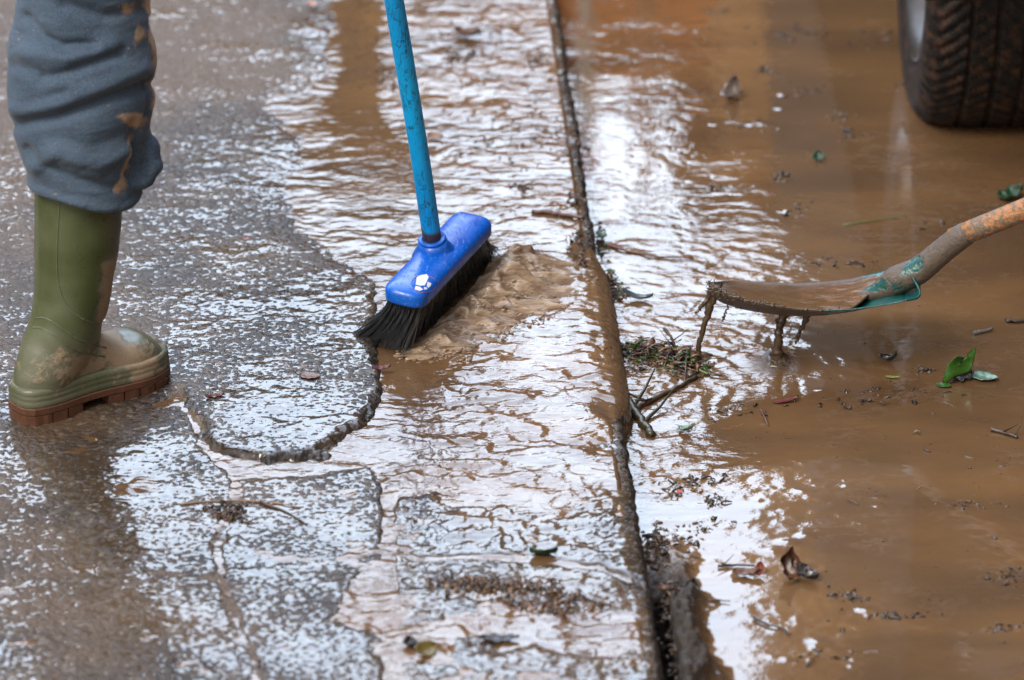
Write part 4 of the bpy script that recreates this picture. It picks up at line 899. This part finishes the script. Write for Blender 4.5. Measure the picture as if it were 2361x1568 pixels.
leaf(1468, 690, 72, 20, -8, cm("blue_grey_leaf", (.05, .07, .08), .2), "curled blue grey strip lying on the ripples beside the flooded kerb edge", curl=.8, pitch=8)
twig([(1226, 488), (1270, 490), (1310, 496), (1346, 502)], .0042, cm("red_bark", (.085, .028, .014)), "dark red-brown stick lying across the kerb behind the broom", taper=.8)
twig([(414, 1163), (480, 1156), (560, 1154), (640, 1160), (692, 1170)], .0016, TWIG, "long thin straw-coloured twig on the slabs below the boot")
twig([(600, 1158), (660, 1180), (708, 1210)], .0020, BARK, "short brown twig crossing the end of the straw-coloured twig", side=1)
twig([(1560, 800), (1580, 832), (1610, 852), (1632, 862)], .0030, STEM, "green stem bent over the twig pile under the shovel tip")
twig([(1530, 758, .034), (1546, 776, .026), (1556, 800, .012), (1560, 818, .002)], .0026, BARK, "black knobbly twig standing up out of the twig pile", side=3)
twig([(1468, 940), (1510, 920), (1560, 895), (1606, 868)], .0046, BARK, "long muddy twig slanting from the kerb edge to the twig pile", side=3)
twig([(1446, 925), (1468, 955), (1490, 985), (1506, 1004)], .0075, cm("mossy_bark", (.035, .028, .010)), "thick mossy stick floating off the kerb edge", side=3, taper=.8)
twig([(2318, 738), (2340, 741), (2380, 738)], .0042, BARK, "dark twig floating at the right edge under the shovel handle")
twig([(2244, 768), (2268, 764), (2288, 758)], .0034, GREY, "short grey stick left of the dark twig at the right edge")
twig([(2284, 990), (2312, 996), (2346, 1008)], .0032, BARK, "black flat twig in the water near the right edge below the leaves", side=1)
twig([(2340, 1004, .002), (2346, 992, .010), (2352, 980, .018)], .0013, BARK, "thin twig sticking up beside the black flat twig")
twig([(1754, 945, .012), (1762, 962, .006), (1772, 982, .001)], .0018, cm("red_bark", (.085, .028, .014)), "slender reddish twig poking out of the water below the shovel")
twig([(1945, 518), (2020, 507), (2090, 497)], .0012, STEM, "long thin green straw floating behind the shovel handle")
twig([(384, 334), (408, 338), (436, 342), (470, 344)], .0026, BARK, "black twig on the speckled slab beside the jeans", taper=.3)
twig([(530, 320), (556, 345), (574, 365)], .0009, BARK, "hair-thin curved twig on the speckled slab")
twig([(1655, 1306), (1700, 1302), (1740, 1304)], .0022, BARK, "dark twig in front of the reddish brown leaf", side=2)
twig([(1738, 1424), (1770, 1440), (1800, 1446), (1822, 1462)], .0022, BARK, "curved dark twig floating at the bottom of the floodwater")
twig([(1634, 1384), (1660, 1384), (1684, 1386)], .0012, BARK, "fine straight twig in the white reflection below the ragged leaf", side=1)
twig([(960, 780), (1000, 792), (1045, 812)], .0014, TWIG, "pale straw caught in the splash under the broom")
twig([(955, 590), (925, 625), (900, 650)], .0006, BARK, "loose black bristle curling behind the broom head", name='loose_bristle', cat="bristle")
twig([(1390, 562), (1450, 580), (1520, 592), (1600, 594)], .0024, cm("red_bark", (.085, .028, .014)), "long curved stem afloat beside the kerb behind the shovel", taper=.4)

# drift heaps and fine litter: nobody could count these
def heap(name, label, spots, n, mat_list, seed, rmin=.0006, rmax=.0022, base=None, h=.012, Lr=(.008, .035)):
    rs = np.random.RandomState(seed); e = []
    bs = [MB() for _ in mat_list]
    for k in range(n):
        u, v, su, sv = spots[rs.randint(len(spots))]; uu = u + rs.normal(0, su); vv = v + rs.normal(0, sv); zb_ = (ZW if uu > CX + proj_edge(vv) else 0.002) if base is None else base
        q = gp(uu, vv, zb_); cen = math.exp(-((uu - u) / su) ** 2 - ((vv - v) / sv) ** 2); q.z += rs.rand() * h * cen
        a = rs.normal(0, .8); d = Vector((math.cos(a), math.sin(a), rs.normal(0, .25))); L = Lr[0] + (Lr[1] - Lr[0]) * rs.rand() ** 2.2; mb_ = bs[rs.randint(len(bs))]; bend = Vector((rs.normal(0, .15), rs.normal(0, .15), rs.normal(.05, .1))) * L; r = rs.uniform(rmin, rmax)
        if rs.rand() < .62: mb_.tube([q - d * L * .5, q - d * L * .15 + bend, q + d * L * .2 + bend, q + d * L * .5], [r, r, r * .9, r * .4], 5)
        else:
            L *= .45; mb_.tube([q - d * L * .5, q - d * L * .2 + bend, q + d * L * .2 + bend, q + d * L * .5], [r * .8, r * 2.6, r * 2.2, r * 1.0], 6, True, .16)
    os_ = [b_.build(name if i == 0 else 'litter_pieces', m_) for i, (b_, m_) in enumerate(zip(bs, mat_list))]
    for o in os_[1:]: o.parent = os_[0]
    tag(os_[0], label, "debris", kind="stuff"); return os_[0]
LM = [BARK, BROWN, DARK, TWIG, cm("mud_litter", (.085, .055, .035), .3)]
heap('twig_pile', "tangled heap of wet twigs and rotting leaves under the shovel tip beside the kerb", [(1470, 812, 30, 10), (1530, 826, 38, 13), (1585, 845, 28, 12)], 460, LM + LM + [GREEN], 1, h=.030)
heap('kerb_litter', "strip of brown plant litter stranded across the kerb near the camera", [(1150, 1352, 60, 9), (1230, 1368, 70, 14), (1320, 1395, 60, 12), (1080, 1345, 50, 8)], 460, LM, 2, h=.006, Lr=(.004, .022))
heap('gutter_litter', "mud and litter piled in the gutter at the foot of the near kerb", [(1512, 1290, 16, 34), (1545, 1385, 14, 20), (1580, 1480, 20, 34), (1610, 1545, 22, 16)], 700, [BARK, DARK, LM[4], LM[4], BROWN], 3, h=.030, Lr=(.004, .030), base=ZW)
heap('edge_litter', "leaf litter washed along the kerb edge behind the broom", [(1385, 560, 7, 22), (1405, 650, 9, 20), (1425, 680, 12, 12)], 200, LM + [GREEN], 4, h=.014, Lr=(.004, .02), base=ZW)
heap('floating_litter', "fine dark litter floating in clots on the calm far floodwater", [(1790, 80, 26, 8), (1860, 70, 30, 10), (1690, 215, 14, 8), (1760, 165, 14, 6), (1740, 290, 30, 6), (1845, 486, 26, 7), (1810, 412, 14, 5), (1870, 210, 24, 9), (1940, 270, 16, 7), (2080, 200, 14, 6), (1660, 435, 18, 5), (1950, 312, 16, 6), (1900, 605, 24, 8), (1980, 612, 26, 5), (2020, 80, 40, 14), (2160, 520, 30, 5), (1640, 30, 20, 6)], 300, [DARK, LM[4], LM[4]], 5, h=.002, rmin=.0004, rmax=.0024, Lr=(.002, .020))
heap('floating_litter', "scattered bark crumbs and leaf scraps floating on the near floodwater", [(1960, 930, 60, 8), (2050, 905, 60, 8), (2120, 855, 20, 6), (2330, 1330, 26, 12), (2310, 1448, 26, 7), (1600, 1110, 34, 10), (1560, 1130, 20, 8), (1650, 1155, 18, 6), (2230, 1165, 44, 6), (1960, 1378, 22, 9), (2070, 1420, 50, 9), (1900, 1510, 60, 10), (1700, 950, 40, 12), (1620, 1220, 30, 14), (1560, 1260, 20, 20), (2200, 1000, 120, 120), (2100, 1250, 200, 150)], 430, [DARK, LM[4], BARK], 6, h=.002, rmin=.0003, rmax=.0022, Lr=(.002, .024))
heap('kerb_drift', "dark leaf crumbs and grit clinging along the far kerb and puddle", [(1085, 85, 30, 16), (1240, 140, 14, 10), (1070, 130, 26, 8), (1320, 340, 16, 12), (1210, 430, 16, 8), (1330, 460, 14, 10), (900, 190, 22, 14), (1150, 330, 60, 40), (1250, 240, 40, 40), (1330, 545, 14, 8), (1340, 600, 10, 10)], 330, LM, 7, h=.006, Lr=(.004, .014))
heap('slab_litter', "dark wad of rotting litter on the slab joint under the straw-coloured twig", [(500, 1176, 30, 7), (530, 1190, 14, 5)], 120, [DARK, BARK, BROWN], 8, h=.006, Lr=(.004, .02))

def rim_litter():
    rs = np.random.RandomState(21); b = MB()
    for k in range(170):
        t = abs(rs.normal(0, .10)) if k < 110 else rs.uniform(.0, .62); p = bpt(min(t, .9), .0 if k % 3 else rs.uniform(0, .25)) + Vector((rs.normal(0, .002), rs.normal(0, .002), rs.normal(.001, .0015)))
        d = Vector((rs.normal(0, 1), rs.normal(0, .5), rs.normal(-.2, .6))).normalized() * rs.uniform(.002, .009 if k < 110 else .004); r = rs.uniform(.0006, .0018); b.tube([p - d, p - d * .3, p + d * .4, p + d], [r * .5, r, r, r * .4], 5)
    o = b.build('rim_litter', LM[4]); tag(o, "dark crumbs of litter and mud clinging to the tip and edge of the shovel blade", "debris", kind="stuff")
rim_litter()
